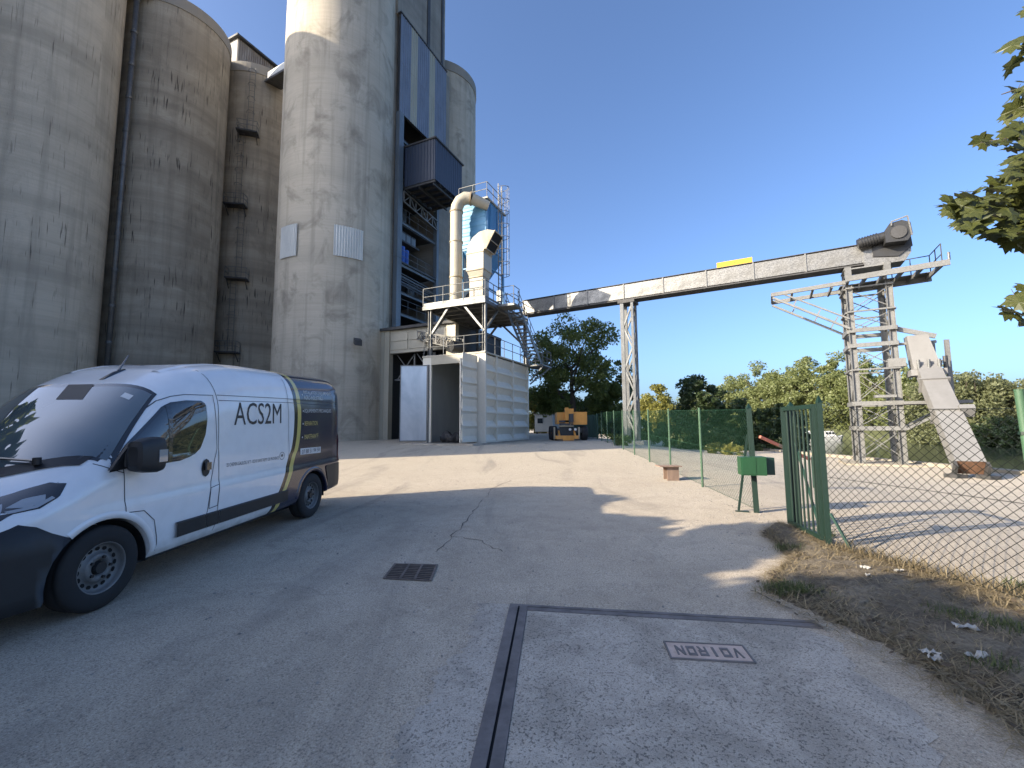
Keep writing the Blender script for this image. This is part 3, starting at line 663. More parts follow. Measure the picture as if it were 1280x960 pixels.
# inclined screw under the platform
sc_ = thing('feed_auger', 'grey lattice feed conveyor lying on the enclosure roof under the platform', 'conveyor', K(3, 3.4, 6.1))
p, q = K(.9, 2.4, 6.55), K(5.2, 9.0, 8.6); m = MB()
d = (q - p); side = d.cross(Vector((0, 0, 1))).normalized() * .35
for o_ in (-1, 1):
    for zz in (0, .6): m.beam(p + side * o_ + Vector((0, 0, zz)), q + side * o_ + Vector((0, 0, zz)), .07)
    for i in range(9):
        a = p + d * (i / 9) + side * o_; b = p + d * ((i + 1) / 9) + side * o_
        m.beam(a, a + Vector((0, 0, .6)), .05).beam(a if i % 2 else a + Vector((0, 0, .6)), b + Vector((0, 0, .6)) if i % 2 else b, .045)
m.build('lattice_frame', MAT['steel_pale'], sc_)
MB().tube(p + Vector((0, 0, .1)), q + Vector((0, 0, .1)), .22, 12).build('belt_trough', MAT['dark_steel'], sc_)
MB().tube(p + Vector((0, 0, .1)) - side * 1.2, p + Vector((0, 0, .1)) + side * 1.2, .34, 16).build('tail_drum', MAT['motor_black'], sc_, smooth=True, angle=40)
# ------------------------------------------------------------------ steel platform above it
ZD = 9.18
pf = thing('steel_platform', 'galvanised steel platform on braced legs above the cream enclosure', 'platform', K(3, 2, ZT))
for a, b in ((.12, .12), (.12, 3.9), (6.2, .12), (6.2, 3.9)):
    m = M(K); m.ibeam((a, b, ZT + .06), (a, b, ZD - .25), .2, .2, .015); m.build('leg', GS, pf)
    m = M(K); m.box(a - .17, a + .17, b - .17, b + .17, ZT + .062, ZT + .09); m.build('base_plate', GS, pf)
for p, q in (((0, .12), (6.4, .12)), ((0, 4.2), (6.4, 4.2)), ((0, 2.1), (6.4, 2.1))): m = M(K); m.ibeam((*p, ZD - .15), (*q, ZD - .15), .16, .24); m.build('main_beam', GS, pf)
for a in np.linspace(.08, 6.32, 8): m = M(K); m.ibeam((a, .02, ZD - .13), (a, 4.3, ZD - .13), .1, .18); m.build('cross_beam', GS, pf)
for p, q in (((.12, .12, 7.3), (.12, 1.5, 8.95)), ((.12, 3.9, 7.3), (.12, 2.6, 8.95)), ((.12, .12, 7.3), (1.9, .12, 8.95)), ((6.2, .12, 7.3), (4.4, .12, 8.95)), ((.12, 3.9, 7.3), (1.8, 3.9, 8.95)), ((6.2, .12, 7.3), (6.2, 1.8, 8.95)), ((6.2, 3.9, 7.3), (6.2, 2.4, 8.95))):
    m = M(K); m.beam(p, q, .12); m.build('brace', GS, pf)
for b in range(6):
    m = M(K); m.box(-.08, 6.4, b * .72 + .02, b * .72 + .72, ZD - .03, ZD); m.build('deck_grating', GS, pf)
m = M(K); m.box(-.1, -.08, .0, 4.36, ZD - .26, ZD - .04).box(-.1, 6.4, -.02, 0, ZD - .26, ZD - .04); m.build('edge_fascia', GS, pf)
guardrail(pf, [(2.1, .0, ZD), (-.05, .0, ZD), (-.05, 4.34, ZD), (6.4, 4.34, ZD)], K, 1.1, .026, GS, 1.25, kick=True)
guardrail(pf, [(2.9, .0, ZD), (6.4, .0, ZD), (6.4, 4.3, ZD)], K, 1.1, .026, GS, 1.3, kick=True)
# stairs down to the roof landing
stx = thing('staircase', 'open galvanised stair dropping from the platform to the enclosure roof', 'stairs', K(4.5, -.6, 6.1))
n = 15
tread = MB().box(-.14, .14, -.02 - .40, .40 - .02, -.02, .02).mesh('tread', GS)
for i in range(n):
    f = (i + .5) / n; inst('tread', tread, stx, Matrix.Translation(K(2.5 + 3.7 * f, -.62, ZD - (ZD - 6.12) * f)) @ KROT)
for b in (-1.06, -.17):
    m = M(K); m.beam((2.3, b, ZD + .05), (6.35, b, 6.0), .03, .28); m.build('stringer', GS, stx)
    m = M(K); 
    for k in (.95, .5): m.tube((2.3, b, ZD + k), (6.35, b, 6.0 + k), .022, 6)
    hr = m.build('handrail', GS, stx)
    for i in range(5): f = i / 4; M(K).tube((2.3 + 4.05 * f, b, ZD - (ZD - 6.0) * f), (2.3 + 4.05 * f, b, ZD - (ZD - 6.0) * f + .95), .02, 6).build('post', GS, hr)
m = M(K); m.box(1.5, 2.45, -1.15, -.03, ZD - .16, ZD - .02); m.build('top_landing', GS, stx)
m = M(K); m.box(6.2, 8.0, -1.2, .1, 5.92, 6.02); m.build('bottom_landing', GS, stx)
m = M(K); m.beam((6.45, -1.1, 5.9), (6.45, -.1, 4.9), .09).beam((7.8, -1.1, 5.92), (6.5, -.1, 4.7), .09); m.build('landing_bracket', GS, stx)
guardrail(stx, [(6.3, -1.15, 6.02), (7.95, -1.15, 6.02), (7.95, .05, 6.02)], K, 1.05, .022, GS, .8)
guardrail(stx, [(2.4, -1.1, ZD), (1.55, -1.1, ZD), (1.55, -.05, ZD)], K, 1.05, .022, GS, .8)
# ------------------------------------------------------------------ dust filter, duct and hood on the platform
ft = thing('dust_filter', 'sky blue dust filter tower with ribbed rounded end above the platform', 'filter', K(3.2, 1.9, ZD))
A0, A1, B0, B1, Z0, Z1 = 2.0, 4.6, .95, 2.95, 13.2, 16.4
m = M(K); m.box(A0 + .03, A1, B0, B1 - .0, Z0, Z1); m.build('housing', MAT['blue_filter'], ft)
# ribbed end face with a rounded upper corner
ol = [(B1, Z0 + .15), (B1, Z1 - .35)] + [(B0 + .75 + .68 * math.sin(x), Z1 - 1.15 + .8 * math.cos(x)) for x in np.linspace(-.0, -math.pi / 2, 9)] + [(B0 + .07, Z0 + .15)]
m = M(K); m.plate([(A0 - .02, b, z) for b, z in ol], UA * .045); m.build('end_panel', MAT['blue_lit'], ft)
for i in range(5):
    z = Z0 + .35 + i * .56; m = M(K); b0 = B0 + .12 if i < 4 else B0 + .35
    m.hexa([(A0 - .02, b0, z), (A0 - .045, b0, z + .06), (A0 - .045, B1 - .02, z + .06), (A0 - .02, B1 - .02, z)], [(A0 - .02, b0, z + .30), (A0 - .045, b0, z + .22), (A0 - .045, B1 - .02, z + .22), (A0 - .02, B1 - .02, z + .30)]); m.build('rib', MAT['blue_lit'], ft)
m = M(K); m.hexa([(A0 + .05, B0 + .05, Z0), (A1 - .05, B0 + .05, Z0), (A1 - .05, B1 - .05, Z0), (A0 + .05, B1 - .05, Z0)], [(A0 + .9, B0 + .7, Z0 - 1.6), (A1 - .9, B0 + .7, Z0 - 1.6), (A1 - .9, B1 - .7, Z0 - 1.6), (A0 + .9, B1 - .7, Z0 - 1.6)]); m.build('hopper', MAT['blue_filter'], ft)
for a, b in ((A0 + .1, B0 + .1), (A1 - .1, B0 + .1), (A0 + .1, B1 - .1), (A1 - .1, B1 - .1)): m = M(K); m.beam((a, b, ZD), (a, b, Z0 + .1), .16); m.build('leg', MAT['blue_filter'] if b < 2 else MAT['blue_lit'], ft)
for z in (10.6, 12.0): m = M(K); m.beam((A0 + .1, B0 + .1, z), (A0 + .1, B1 - .1, z), .09).beam((A0 + .1, B0 + .1, z), (A1 - .1, B0 + .1, z), .09); m.build('tie', MAT['blue_filter'], ft)
m = M(K); m.box(A0 - .12, A1 + .12, B0 - .1, B1 + .1, Z1, Z1 + .1); m.build('roof', MAT['cream'], ft)
for a in (2.4, 3.4): m = M(K); m.box(A0 + a - 2, A0 + a - 1.55, B0 - .05, B0 - .001, Z0 + .2, Z1 - .2); m.build('side_stiffener', MAT['blue_filter'], ft)
guardrail(ft, [(A1, B0 - .05, Z1 + .1), (A0 - .1, B0 - .05, Z1 + .1), (A0 - .1, B1 + .05, Z1 + .1), (A1, B1 + .05, Z1 + .1)], K, 1.0, .024, MAT['steel_pale'], 1.0)
fl = M(K)
for a in (2.75, 3.2): fl.beam((a, B0 - .45, ZD), (a, B0 - .45, Z1 + 1.3), .05)
fl = fl.build('ladder', MAT['steel_pale'], ft)
rg = MB().tube((-.22, 0, 0), (.22, 0, 0), .015, 5).mesh('rung', MAT['steel_pale'])
for i in range(27): inst('rung', rg, fl, Matrix.Translation(K(2.975, B0 - .45, ZD + .3 + .3 * i)) @ KROT)
for i in range(8):
    z = ZD + 2.3 + i * .85; M(K).path([(2.975 + .36 * math.cos(x), B0 - .45 - .66 * math.sin(x), z) for x in np.linspace(0, math.pi, 9)], .02, 5).build('cage_hoop', MAT['steel_pale'], fl)
for x in np.linspace(.5, math.pi - .5, 4): M(K).tube((2.975 + .36 * math.cos(x), B0 - .45 - .66 * math.sin(x), ZD + 2.3), (2.975 + .36 * math.cos(x), B0 - .45 - .66 * math.sin(x), ZD + 2.3 + 5.95), .016, 5).build('cage_strap', MAT['steel_pale'], fl)
dc = thing('cream_duct', 'round cream duct rising from the platform and elbowing into the blue filter', 'duct', K(1, 2.62, ZD))
DA, DB, r = 1.0, 2.62, .39
elb = [(DA, DB, 15.5)] + [(DA, DB - .75 + .75 * math.cos(x), 15.5 + .85 * math.sin(x)) for x in np.linspace(.2, 1.3, 5)]
def pipe(pts, rr, nm, par, mat=CR): return M(K).path(pts, rr, 24).build(nm, mat, par, smooth=True, angle=50)
zz = [ZD, 11.1, 13.4, 15.4]
for z0, z1 in zip(zz[:-1], zz[1:]): pipe([(DA, DB, z0), (DA, DB, z1 - .03)], r, 'duct_section', dc)
for z in zz[1:]: M(K).tube((DA, DB, z - .05), (DA, DB, z + .02), r + .045, 24).build('flange', MAT['cream_rust'], dc)
pipe([(DA, DB, 15.4), (DA, DB - .05, 15.75), (DA + .05, DB - .25, 16.1), (DA + .15, DB - .55, 16.28), (DA + .3, DB - .85, 16.25)], r, 'elbow', dc)
M(K).tube((DA + .3, DB - .85, 16.25), (DA + .33, DB - .92, 16.24), r + .045, 24).build('flange', MAT['cream_rust'], dc)
M(K).tube((DA + .33, DB - .92, 16.24), (DA + 1.05, DB - 1.75, 15.9), r - .02, 24, .3).build('reducer', CR, dc, smooth=True, angle=50)
M(K).beam((1.05, 2.62, ZD), (1.05, 2.62, ZD + .3), 1.0).build('foot_box', CR, dc)
hd = thing('exhaust_hood', 'square cream exhaust duct with a rusty bent over mouth on the platform', 'duct', K(.8, 1.0, ZD))
HB0, HB1, HA0, HA1 = .28, 1.42, .25, 1.35
CRU = MAT['cream_rust']
m = M(K); m.box(HA0 + .15, HA1 - .15, HB0 + .12, HB1 - .12, ZD, 10.7); m.build('lower_duct', CR, hd)
m = M(K); m.hexa([(HA0 + .15, HB0 + .12, 10.7), (HA1 - .15, HB0 + .12, 10.7), (HA1 - .15, HB1 - .12, 10.7), (HA0 + .15, HB1 - .12, 10.7)], [(HA0, HB0, 11.1), (HA1, HB0, 11.1), (HA1, HB1, 11.1), (HA0, HB1, 11.1)]); m.build('transition', CR, hd)
m = M(K); m.box(HA0, HA1, HB0, HB1, 11.1, 12.15); m.build('upper_duct', CR, hd)
for z in (10.7, 11.1, 12.15): m = M(K); e = .03 if z > 10.8 else -.09; m.box(HA0 - e, HA1 + e, HB0 - e, HB1 + e, z - .03, z + .03); m.build('flange', CRU, hd)
cz, cb = 12.18, HB0 - .12; sec = []
for i in range(6):
    th = R_(24 * i); ri, ro = .12, .12 + HB1 - HB0
    sec.append([(HA0, cb + ri * math.cos(th), cz + ri * math.sin(th)), (HA1, cb + ri * math.cos(th), cz + ri * math.sin(th)), (HA1, cb + ro * math.cos(th), cz + ro * math.sin(th)), (HA0, cb + ro * math.cos(th), cz + ro * math.sin(th))])
for i in range(5):
    m = M(K); m.add(sec[i] + sec[i + 1], [(0, 1, 5, 4), (1, 2, 6, 5), (2, 3, 7, 6), (3, 0, 4, 7)]); m.build('bend_segment', CR if i < 3 else CRU, hd)
m = M(K); c = [Vector(p) for p in sec[5]]; ctr = sum(c, Vector()) / 4; nrm = (Vector(sec[4][0]) - Vector(sec[5][0])) * .15
m.add([p + nrm for p in c], [(0, 1, 2, 3)]); m.build('mouth_dark', MAT['black_gap'], hd, fix=False)  # black sheet stands in for the shade inside the duct mouth
m = M(K)
for i in range(4): m.beam(c[i], c[(i + 1) % 4], .06)
m.beam((c[0] + c[3]) / 2, (c[1] + c[2]) / 2, .04); m.build('mouth_frame', CRU, hd)
# small kit on the deck
kit = thing('fan_unit', 'dark fan and motor set on the platform deck by the hood', 'fan', K(1.6, 1.9, ZD))
M(K).tube((1.45, 1.75, ZD + .55), (1.9, 1.75, ZD + .55), .5, 20).build('fan_casing', MAT['motor_black'], kit, smooth=True, angle=40)
M(K).tube((1.9, 1.75, ZD + .55), (2.4, 1.75, ZD + .55), .2, 14).build('motor', MAT['dark_steel'], kit, smooth=True, angle=40)
m = M(K); m.box(1.35, 2.4, 1.5, 2.0, ZD, ZD + .12); m.build('skid', MAT['dark_steel'], kit)
cb_ = thing('control_box', 'pale grey control box on a stand beside the platform stair', 'box', K(2.6, .35, ZD))
m = M(K); m.box(2.45, 2.75, .2, .5, ZD + .5, ZD + 1.2); m.build('cabinet', MAT['white_hut'], cb_)
m = M(K); m.beam((2.6, .35, ZD), (2.6, .35, ZD + .5), .08); m.build('stand', GS, cb_)
# ------------------------------------------------------------------ overhead conveyor, its pier and the quay tower
GZ = MAT['galvanised_sheet']; SP = MAT['steel_pale']
cv = thing('overhead_conveyor', 'long level galvanised conveyor casing spanning from the platform to the quay tower', 'conveyor', V(7, .4, 9.7))
ZC0, ZC1 = 9.76, 10.64; L0, L1 = -.3, 19.0; nsec = 8; Ls = (L1 - L0) / nsec
me = MB(); me.box(.01, Ls - .01, 0, .85, 0, ZC1 - ZC0); me = me.mesh('casing_section', GZ)
for i in range(nsec): inst('casing_section', me, cv, Matrix.Translation(V(L0 + i * Ls, 0, ZC0)) @ VROT)
fl = MB(); fl.box(-.035, .035, -.045, .895, -.05, ZC1 - ZC0 + .05); fl = fl.mesh('flange', MAT['steel_pale'])
for i in range(nsec + 1): inst('flange', fl, cv, Matrix.Translation(V(L0 + i * Ls, 0, ZC0)) @ VROT)
m = M(V); m.box(L0, L1, -.04, .89, ZC1 + .052, ZC1 + .085); m.build('lid', MAT['dark_steel'], cv)
m = M(V); m.box(L0, L1, -.03, .88, ZC0 - .12, ZC0 - .052); m.build('bottom_chord', MAT['dark_steel'], cv)
m = M(V); m.box(12.35, 14.15, .1, .14, ZC1 + .09, ZC1 + .42); props(m.build('sign_plate', MAT['yellow_sign'], cv), 'blank yellow plate with a small dark mark')
m = M(V); m.add([(13.15, .095, ZC1 + .3), (13.25, .095, ZC1 + .22), (13.35, .095, ZC1 + .3), (13.25, .095, ZC1 + .26)], [(0, 1, 2, 3)]); m.build('sign_mark', MAT['motor_black'], cv, fix=False)
# head end
m = M(V); m.plate([(19.0, -.05, 9.55), (20.55, -.05, 9.55), (20.8, -.05, 9.95), (20.8, -.05, 10.35), (19.0, -.05, 10.65)], CN * 1.0); m.build('head_box', GZ, cv)
m = M(V); m.plate([(19.35, -.12, 9.95), (20.3, -.12, 9.80), (20.85, -.12, 10.2), (20.8, -.12, 10.95), (19.9, -.12, 10.95), (19.35, -.12, 10.5)], CN * .06); m.build('drive_guard', MAT['motor_black'], cv)
M(V).tube((18.75, -.35, 10.62), (19.8, -.35, 10.78), .24, 16).build('motor', MAT['motor_black'], cv, smooth=True, angle=40)
fin = M(V)
for i in range(7): fin.tube((18.85 + i * .11, -.35, 10.635 + i * .017), (18.88 + i * .11, -.35, 10.64 + i * .017), .28, 16)
props(fin.build('cooling_fins', MAT['motor_black'], cv), kind='stuff')
m = M(V); m.plate([(19.75, -.75, 10.35), (20.55, -.75, 10.30), (20.75, -.75, 10.6), (20.7, -.75, 11.15), (20.4, -.75, 11.32), (19.95, -.75, 11.25), (19.75, -.75, 10.95)], CN * .75); m.build('gearbox', MAT['motor_black'], cv)
M(V).tube((20.25, -.82, 10.75), (20.25, -.75, 10.75), .3, 20).build('gearbox_cover', MAT['dark_steel'], cv)
m = M(V); m.beam((20.0, -.8, 11.3), (20.6, -.8, 11.45), .05).beam((20.6, -.8, 11.45), (20.7, -.8, 10.5), .05).beam((20.0, -.8, 11.3), (20.0, -.8, 11.1), .05); m.build('lifting_frame', SP, cv)
# pier
pr = thing('lattice_pier', 'slim grey lattice pier under the overhead conveyor', 'pier', V(7.0, .4, G(*V(7.0, .4, 0)[:2])))
gz = G(V(7.0, .4, 0).x, V(7.0, .4, 0).y)
for s in (6.78, 7.42):
    for o in (.05, .85) if s > 7 else (.05, .85): m = M(V); m.beam((s, o, gz - .1), (s, o, ZC0 - .2), .22 if s < 7 else .15, .2); m.build('leg', GS, pr)
nz = 6
for i in range(nz):
    za = gz + .6 + i * (ZC0 - gz - 1.1) / nz; zb = gz + .6 + (i + 1) * (ZC0 - gz - 1.1) / nz
    for o in (.05, .85): m = M(V); m.beam((6.85, o, za) if i % 2 else (7.38, o, za), (7.38, o, zb) if i % 2 else (6.85, o, zb), .12, .09); m.build('brace', GS, pr)
    m = M(V); m.beam((7.42, .05, za), (7.42, .85, zb), .08); m.build('side_brace', GS, pr)
m = M(V); m.box(6.55, 7.6, -.1, 1.0, ZC0 - .3, ZC0 - .13); m.build('cap_beam', MAT['dark_steel'], pr)
m = M(V); m.box(6.2, 8.0, -.5, 1.4, gz - .3, gz + .18); m.build('footing', MAT['pitted_concrete'], pr)
# ------------------------------------------------------------------ quay tower
tw = thing('lattice_tower', 'pale steel lattice tower with cantilevered walkways at the quay edge', 'tower', V(19.1, .7, -.2))
TS0, TS1, TO0, TO1, TZ = 18.3, 19.85, -.05, 1.65, 8.7
for s in (TS0, TS1):
    for o in (TO0, TO1): m = M(V); m.ibeam((s, o, -.3), (s, o, TZ), .24, .26, .02, (0, 0, 1)); m.build('leg', SP, tw)
lev = [.05, 1.55, 2.75, 4.4, 5.6, 6.35, 7.3, 8.5]
for z in lev[1:]:
    big = z in (2.75, 1.55, 5.6, 6.35)
    for p, q in (((TS0 - .15, TO0 - .16), (TS1 + .15, TO0 - .16)), ((TS0 - .15, TO1 + .16), (TS1 + .15, TO1 + .16)), ((TS0 - .17, TO0), (TS0 - .17, TO1)), ((TS1 + .17, TO0), (TS1 + .17, TO1))):
        m = M(V); m.beam((*p, z), (*q, z), .09, .2 if big else .07); m.build('girt', SP, tw)
for i in range(len(lev) - 1):
    z0, z1 = lev[i] + .1, lev[i + 1] - .1
    for k, (p, q) in enumerate((((TS0, TO0 - .02), (TS1, TO0 - .02)), ((TS0, TO1 + .02), (TS1, TO1 + .02)), ((TS0 - .02, TO0), (TS0 - .02, TO1)), ((TS1 + .02, TO0), (TS1 + .02, TO1)))):
        if z1 - z0 < .7 : continue
        m = M(V); m.beam((*p, z0), (*q, z1), .08, .03); m.build('cross_brace', SP, tw)
        m = M(V); m.beam((q[0] + .03, q[1] + .03, z0), (p[0] + .03, p[1] + .03, z1), .08, .03); m.build('cross_brace', SP, tw)
# head frame holding the casing
for s in (18.32, 19.85): 
    for o in (.0, .9): m = M(V); m.beam((s, o, 9.0), (s, o, 9.62), .26, .2); m.build('head_post', SP, tw)
m = M(V); m.box(18.15, 20.0, -.1, 1.0, 9.48, 9.64 - .1); m.build('head_beam', SP, tw)
# right walkway and left cantilever
for o in (-.75, 1.9): m = M(V); m.beam((18.1, o, 8.84), (21.9, o, 8.98), .1, .26); m.build('walkway_beam', SP, tw)
for s in np.linspace(18.25, 21.7, 6): m = M(V); m.beam((s, -.7, 8.85 + (s - 18.1) * .037), (s, 1.85, 8.85 + (s - 18.1) * .037), .1, .18); m.build('walkway_joist', SP, tw)
for k in range(2): m = M(V); o = -.7 + k * 1.75; m.hexa([(18.1, o, 8.97), (21.85, o, 9.1), (21.85, o + .8, 9.1), (18.1, o + .8, 8.97)], [(18.1, o, 9.0), (21.85, o, 9.13), (21.85, o + .8, 9.13), (18.1, o + .8, 9.0)]); m.build('walkway_deck', GS, tw)
guardrail(tw, [(20.4, 1.9, 9.06), (21.9, 1.9, 9.12), (21.9, .2, 9.12)], V, 1.05, .024, MAT['dark_steel'], .9)
m = M(V); m.tube((21.9, -.7, 9.1), (21.9, -.7, 9.45), .05, 8); m.build('lamp_stub', GS, tw)
for o in (-.3, 1.5):
    m = M(V); m.beam((14.95, o, 8.66), (18.15, o, 8.80), .1, .2); m.build('cantilever_beam', SP, tw)
    m = M(V); m.beam((15.0, o, 8.5), (18.2, o, 6.45), .1, .1); m.build('cantilever_strut', SP, tw)
    m = M(V); m.beam((15.5, o, 8.62), (18.2, o, 6.95), .07, .07); m.build('strut_tie', SP, tw)
    for s in (15.9, 16.9, 17.6): m = M(V); z = 8.5 - (s - 15.0) * .64; m.beam((s, o, z), (s + .15, o, z + .28), .06); m.build('strut_spacer', SP, tw)
for s in (14.98, 15.9, 16.8, 17.6): m = M(V); m.beam((s, -.3, 8.68), (s, 1.5, 8.68), .09, .14); m.build('cantilever_joist', SP, tw)
# side arm, bracket landing and ladder posts toward the chute
m = M(V); m.box(19.95, 22.3, -.35, 1.2, 2.66, 2.8); m.build('lower_landing', SP, tw)
for o in (-.2, 1.1): m = M(V); m.beam((20.0, o, 1.5), (21.9, o, 2.64), .14, .1); m.build('landing_brace', SP, tw)
for s in (21.25, 21.75): m = M(V); m.beam((s, .1, 2.8), (s, .1, 5.6), .16, .14); m.build('landing_post', SP, tw)
m = M(V); m.beam((19.9, .1, 6.35), (21.4, .1, 5.8), .1, .22).beam((19.9, .1, 5.55), (21.4, .1, 5.55), .1, .12); m.build('upper_arm', SP, tw)
m = M(V); m.box(18.9, 19.7, -.55, -.2, 3.0, 3.12); m.build('step_plate', SP, tw)
m = M(V); m.box(17.6, 20.6, -.6, 2.3, -1.2, -.12); m.build('footing', MAT['quay_stone'], tw)
# ------------------------------------------------------------------ loading chute leaning from the tower to the quay
ch = thing('loading_chute', 'pale grey box chute leaning from the lattice tower down to the quay', 'chute', gnd(1213, 600))
foot = gnd(1214, 598); top = at_depth(1158, 466, 20.4)
d = (top - foot).normalized(); sx = d.cross(Vector((0, 0, 1))).normalized(); 
if sx.x < 0: sx = -sx
ny = d.cross(sx).normalized()
if ny.z < 0: ny = -ny
def X(x, y, l): return foot + sx * x + ny * y + d * l
LL = (top - foot).length
painted('chute_grey', (.20, .198, .194), .5, .18, 1.1)
CH = MAT['chute_grey']
cuts = [.25, LL * .48, LL * .80, LL]
for l0, l1 in zip(cuts[:-1], cuts[1:]): m = M(X); m.box(-.40, .40, -.05, .58, l0 + .02, l1 - .02); m.build('casing_section', CH, ch)
for l in cuts[1:]: m = M(X); m.box(-.50, .50, -.10, .66, l - .035, l + .035); m.build('flange', CH, ch)
m = M(X); m.box(.3, .75, .3, .75, LL * .48 - .12, LL * .48 + .12); m.build('clamp_block', CH, ch)
tp = top; 
m = MB(); u1 = sx; v1 = Vector((u1.y, -u1.x, 0)) ; 
def Y(x, y, z): return tp + u1 * x + Vector((-u1.y, u1.x, 0)) * y + Vector((0, 0, z))
m = M(Y); m.hexa([(-.5, -.5, .15), (.45, -.5, .15), (.45, .4, .15), (-.5, .4, .15)], [(-.62, -.3, 1.75), (.12, -.3, 1.75), (.12, .45, 1.75), (-.62, .45, 1.75)]); m.build('head_casing', CH, ch)
m = M(Y); m.box(-.62, .6, -.6, .5, -.15, .13); m.build('hinge_block', CH, ch)
for x in (-.35, 0, .35): m = M(Y); m.tube((x, -.65, .1), (x, -.65, .55), .06, 8); m.build('clamp_bolt', GS, ch)
M(Y).tube((.62, -.3, .1), (.62, -.3, .7), .09, 10).build('actuator', MAT['motor_black'], ch)
m = M(Y); m.box(-1.35, -.7, -.2, .4, .35, .75); m.build('pivot_box', SP, ch)
m = M(X); m.box(-.46, -.38, -.05, .6, -.02, .25).box(.38, .46, -.05, .6, -.02, .25); m.build('mouth_cheek', MAT['dark_steel'], ch)
m = M(X); m.add([(-.37, -.02, .24), (.37, -.02, .24), (.37, .6, .24), (-.37, .6, .24)], [(0, 1, 2, 3)]); m.build('mouth', MAT['rust'], ch, fix=False)
for k in (-.42, .42):
    fx = foot + sx * k; z = G(fx.x, fx.y); m = MB(); m.box(fx.x - .2, fx.x + .2, fx.y - .28, fx.y + .22, z, z + .13); m.build('foot_pad', MAT['dark_steel'], ch)
# ------------------------------------------------------------------ the delivery van
ve = Vector((.08420553, .99599311, .03011912)); vo = Vector((.99644518, -.08424375, 0)); vn = vo.cross(ve)
VO = Vector((-4.71776, 4.231147, .1257275))
van = thing('delivery_van', 'white high-roof delivery van with navy rear, yellow stripe and company lettering', 'van', VO)
van.matrix_world = Matrix(((ve.x, -vo.x, vn.x, VO.x), (ve.y, -vo.y, vn.y, VO.y), (ve.z, -vo.z, vn.z, VO.z), (0, 0, 0, 1)))
def vbuild(m, name, mat, parent=None, smooth=False, angle=None, fix=True):
    me = m.mesh(name, mat, smooth, None, angle)
    if fix:
        bm = bmesh.new(); bm.from_mesh(me); bmesh.ops.recalc_face_normals(bm, faces=bm.faces); bm.to_mesh(me); bm.free()
    o = bpy.data.objects.new(name, me); COL.objects.link(o); o.parent = parent or van; return o
_S = np.linspace(-1.0, 4.66, 2265)
def prof(pts, sm=.06):
    x, y = zip(*pts); v = np.interp(_S, x, y)
    if sm:
        k = int(sm / (_S[1] - _S[0])); ker = np.hanning(2 * k + 3); ker /= ker.sum(); v = np.convolve(np.pad(v, k + 1, mode='edge'), ker, 'valid')
    return lambda s: float(np.interp(s, _S, v))
fW = prof([(-.97, .50), (-.95, .62), (-.9, .75), (-.8, .865), (-.65, .94), (-.45, .985), (-.25, 1.0), (4.35, 1.0), (4.5, .985), (4.58, .96), (4.62, .91)], .04)
fT = prof([(-.97, .86), (-.93, .95), (-.85, 1.02), (-.6, 1.13), (-.4, 1.22), (-.3, 1.30), (.62, 2.08), (.7, 2.13), (1.0, 2.29), (1.3, 2.37), (1.7, 2.42), (2.2, 2.44), (4.3, 2.44), (4.5, 2.42), (4.58, 2.38), (4.62, 2.31)], .07)
fS = prof([(-.97, .70), (-.6, .85), (-.24, .97), (0, 1.05), (.4, 1.1), (4.66, 1.1)], .1)
fN = prof([(-.97, 2.6), (-.3, 2.4), (.12, 2.4), (.36, 3.2), (.65, 3.9), (1.1, 4.4), (1.9, 6.0), (4.66, 6.6)], .1)
fB = prof([(-.97, .30), (-.5, .26), (-.3, .30), (3.9, .32), (4.1, .37), (4.62, .40)], .05)
def bulge(z):
    b = .016 * (1 - ss(.86, .95, z)); b -= .012 * ss(1.90, 1.93, z) * (1 - ss(1.96, 2.0, z)); b -= .008 * ss(1.28, 1.34, z)
    if z < .44: b -= .07 * ((.44 - z) / .14) ** 2
    return b
def ysurf(s, z):
    W, zs, zt, n = fW(s), fS(s), fT(s), fN(s); b = bulge(z) * ss(-.5, .2, s)
    if z <= zs: return W + b
    k = min(1.0, (z - zs) / (zt - zs)); return W * max(0.0, 1 - k ** n) ** (1 / n) + b * (1 - k)
def ztop(s, y):
    W, zs, zt, n = fW(s), fS(s), fT(s), fN(s); k = min(1.0, abs(y) / W); return zs + (zt - zs) * max(0.0, 1 - k ** n) ** (1 / n)
def body_ring(s):
    W, zs, zt, n, zb = fW(s), fS(s), fT(s), fN(s), fB(s); pts = [(0, zb), (W * .55, zb)]
    for z in [zb + (.42 - zb) * t for t in (0, .35, .7)] + [.46, .55, .66, .76, .84, .88, .92, .96]:
        if z < zs - .02: pts.append((ysurf(s, z), z))
        else: pts.append((ysurf(s, zs - .0), zs - .001 * (z < zs)))
    th = np.linspace(0, 1, 30)
    for t in th:
        a = t * math.pi / 2; k = math.sin(a) ** (2 / n); z = zs + (zt - zs) * k; pts.append((W * math.cos(a) ** (2 / n) + bulge(z) * ss(-.5, .2, s) * (1 - k) if t < 1 else 0.0, z))
    return pts
stations = sorted(set([-.97, -.955, -.93, -.9, -.86, -.8] + [round(x, 3) for x in np.arange(-.75, 1.9, .05)] + [round(x, 3) for x in np.arange(1.9, 4.4, .1)] + [4.4, 4.46, 4.52, 4.56, 4.59, 4.61, 4.62]))
m = MB(); rows = []
for s in stations:
    r = body_ring(s); full = [(s, -y, z) for y, z in r] + [(s, y, z) for y, z in r[-2:0:-1]]; rows.append(full)
n = len(rows[0]); vs = [p for r in rows for p in r]
fs = [(i * n + j, i * n + (j + 1) % n, (i + 1) * n + (j + 1) % n, (i + 1) * n + j) for i in range(len(rows) - 1) for j in range(n)]
fs += [tuple(range(n)), tuple(range(len(vs) - n, len(vs)))]
m.add(vs, fs)
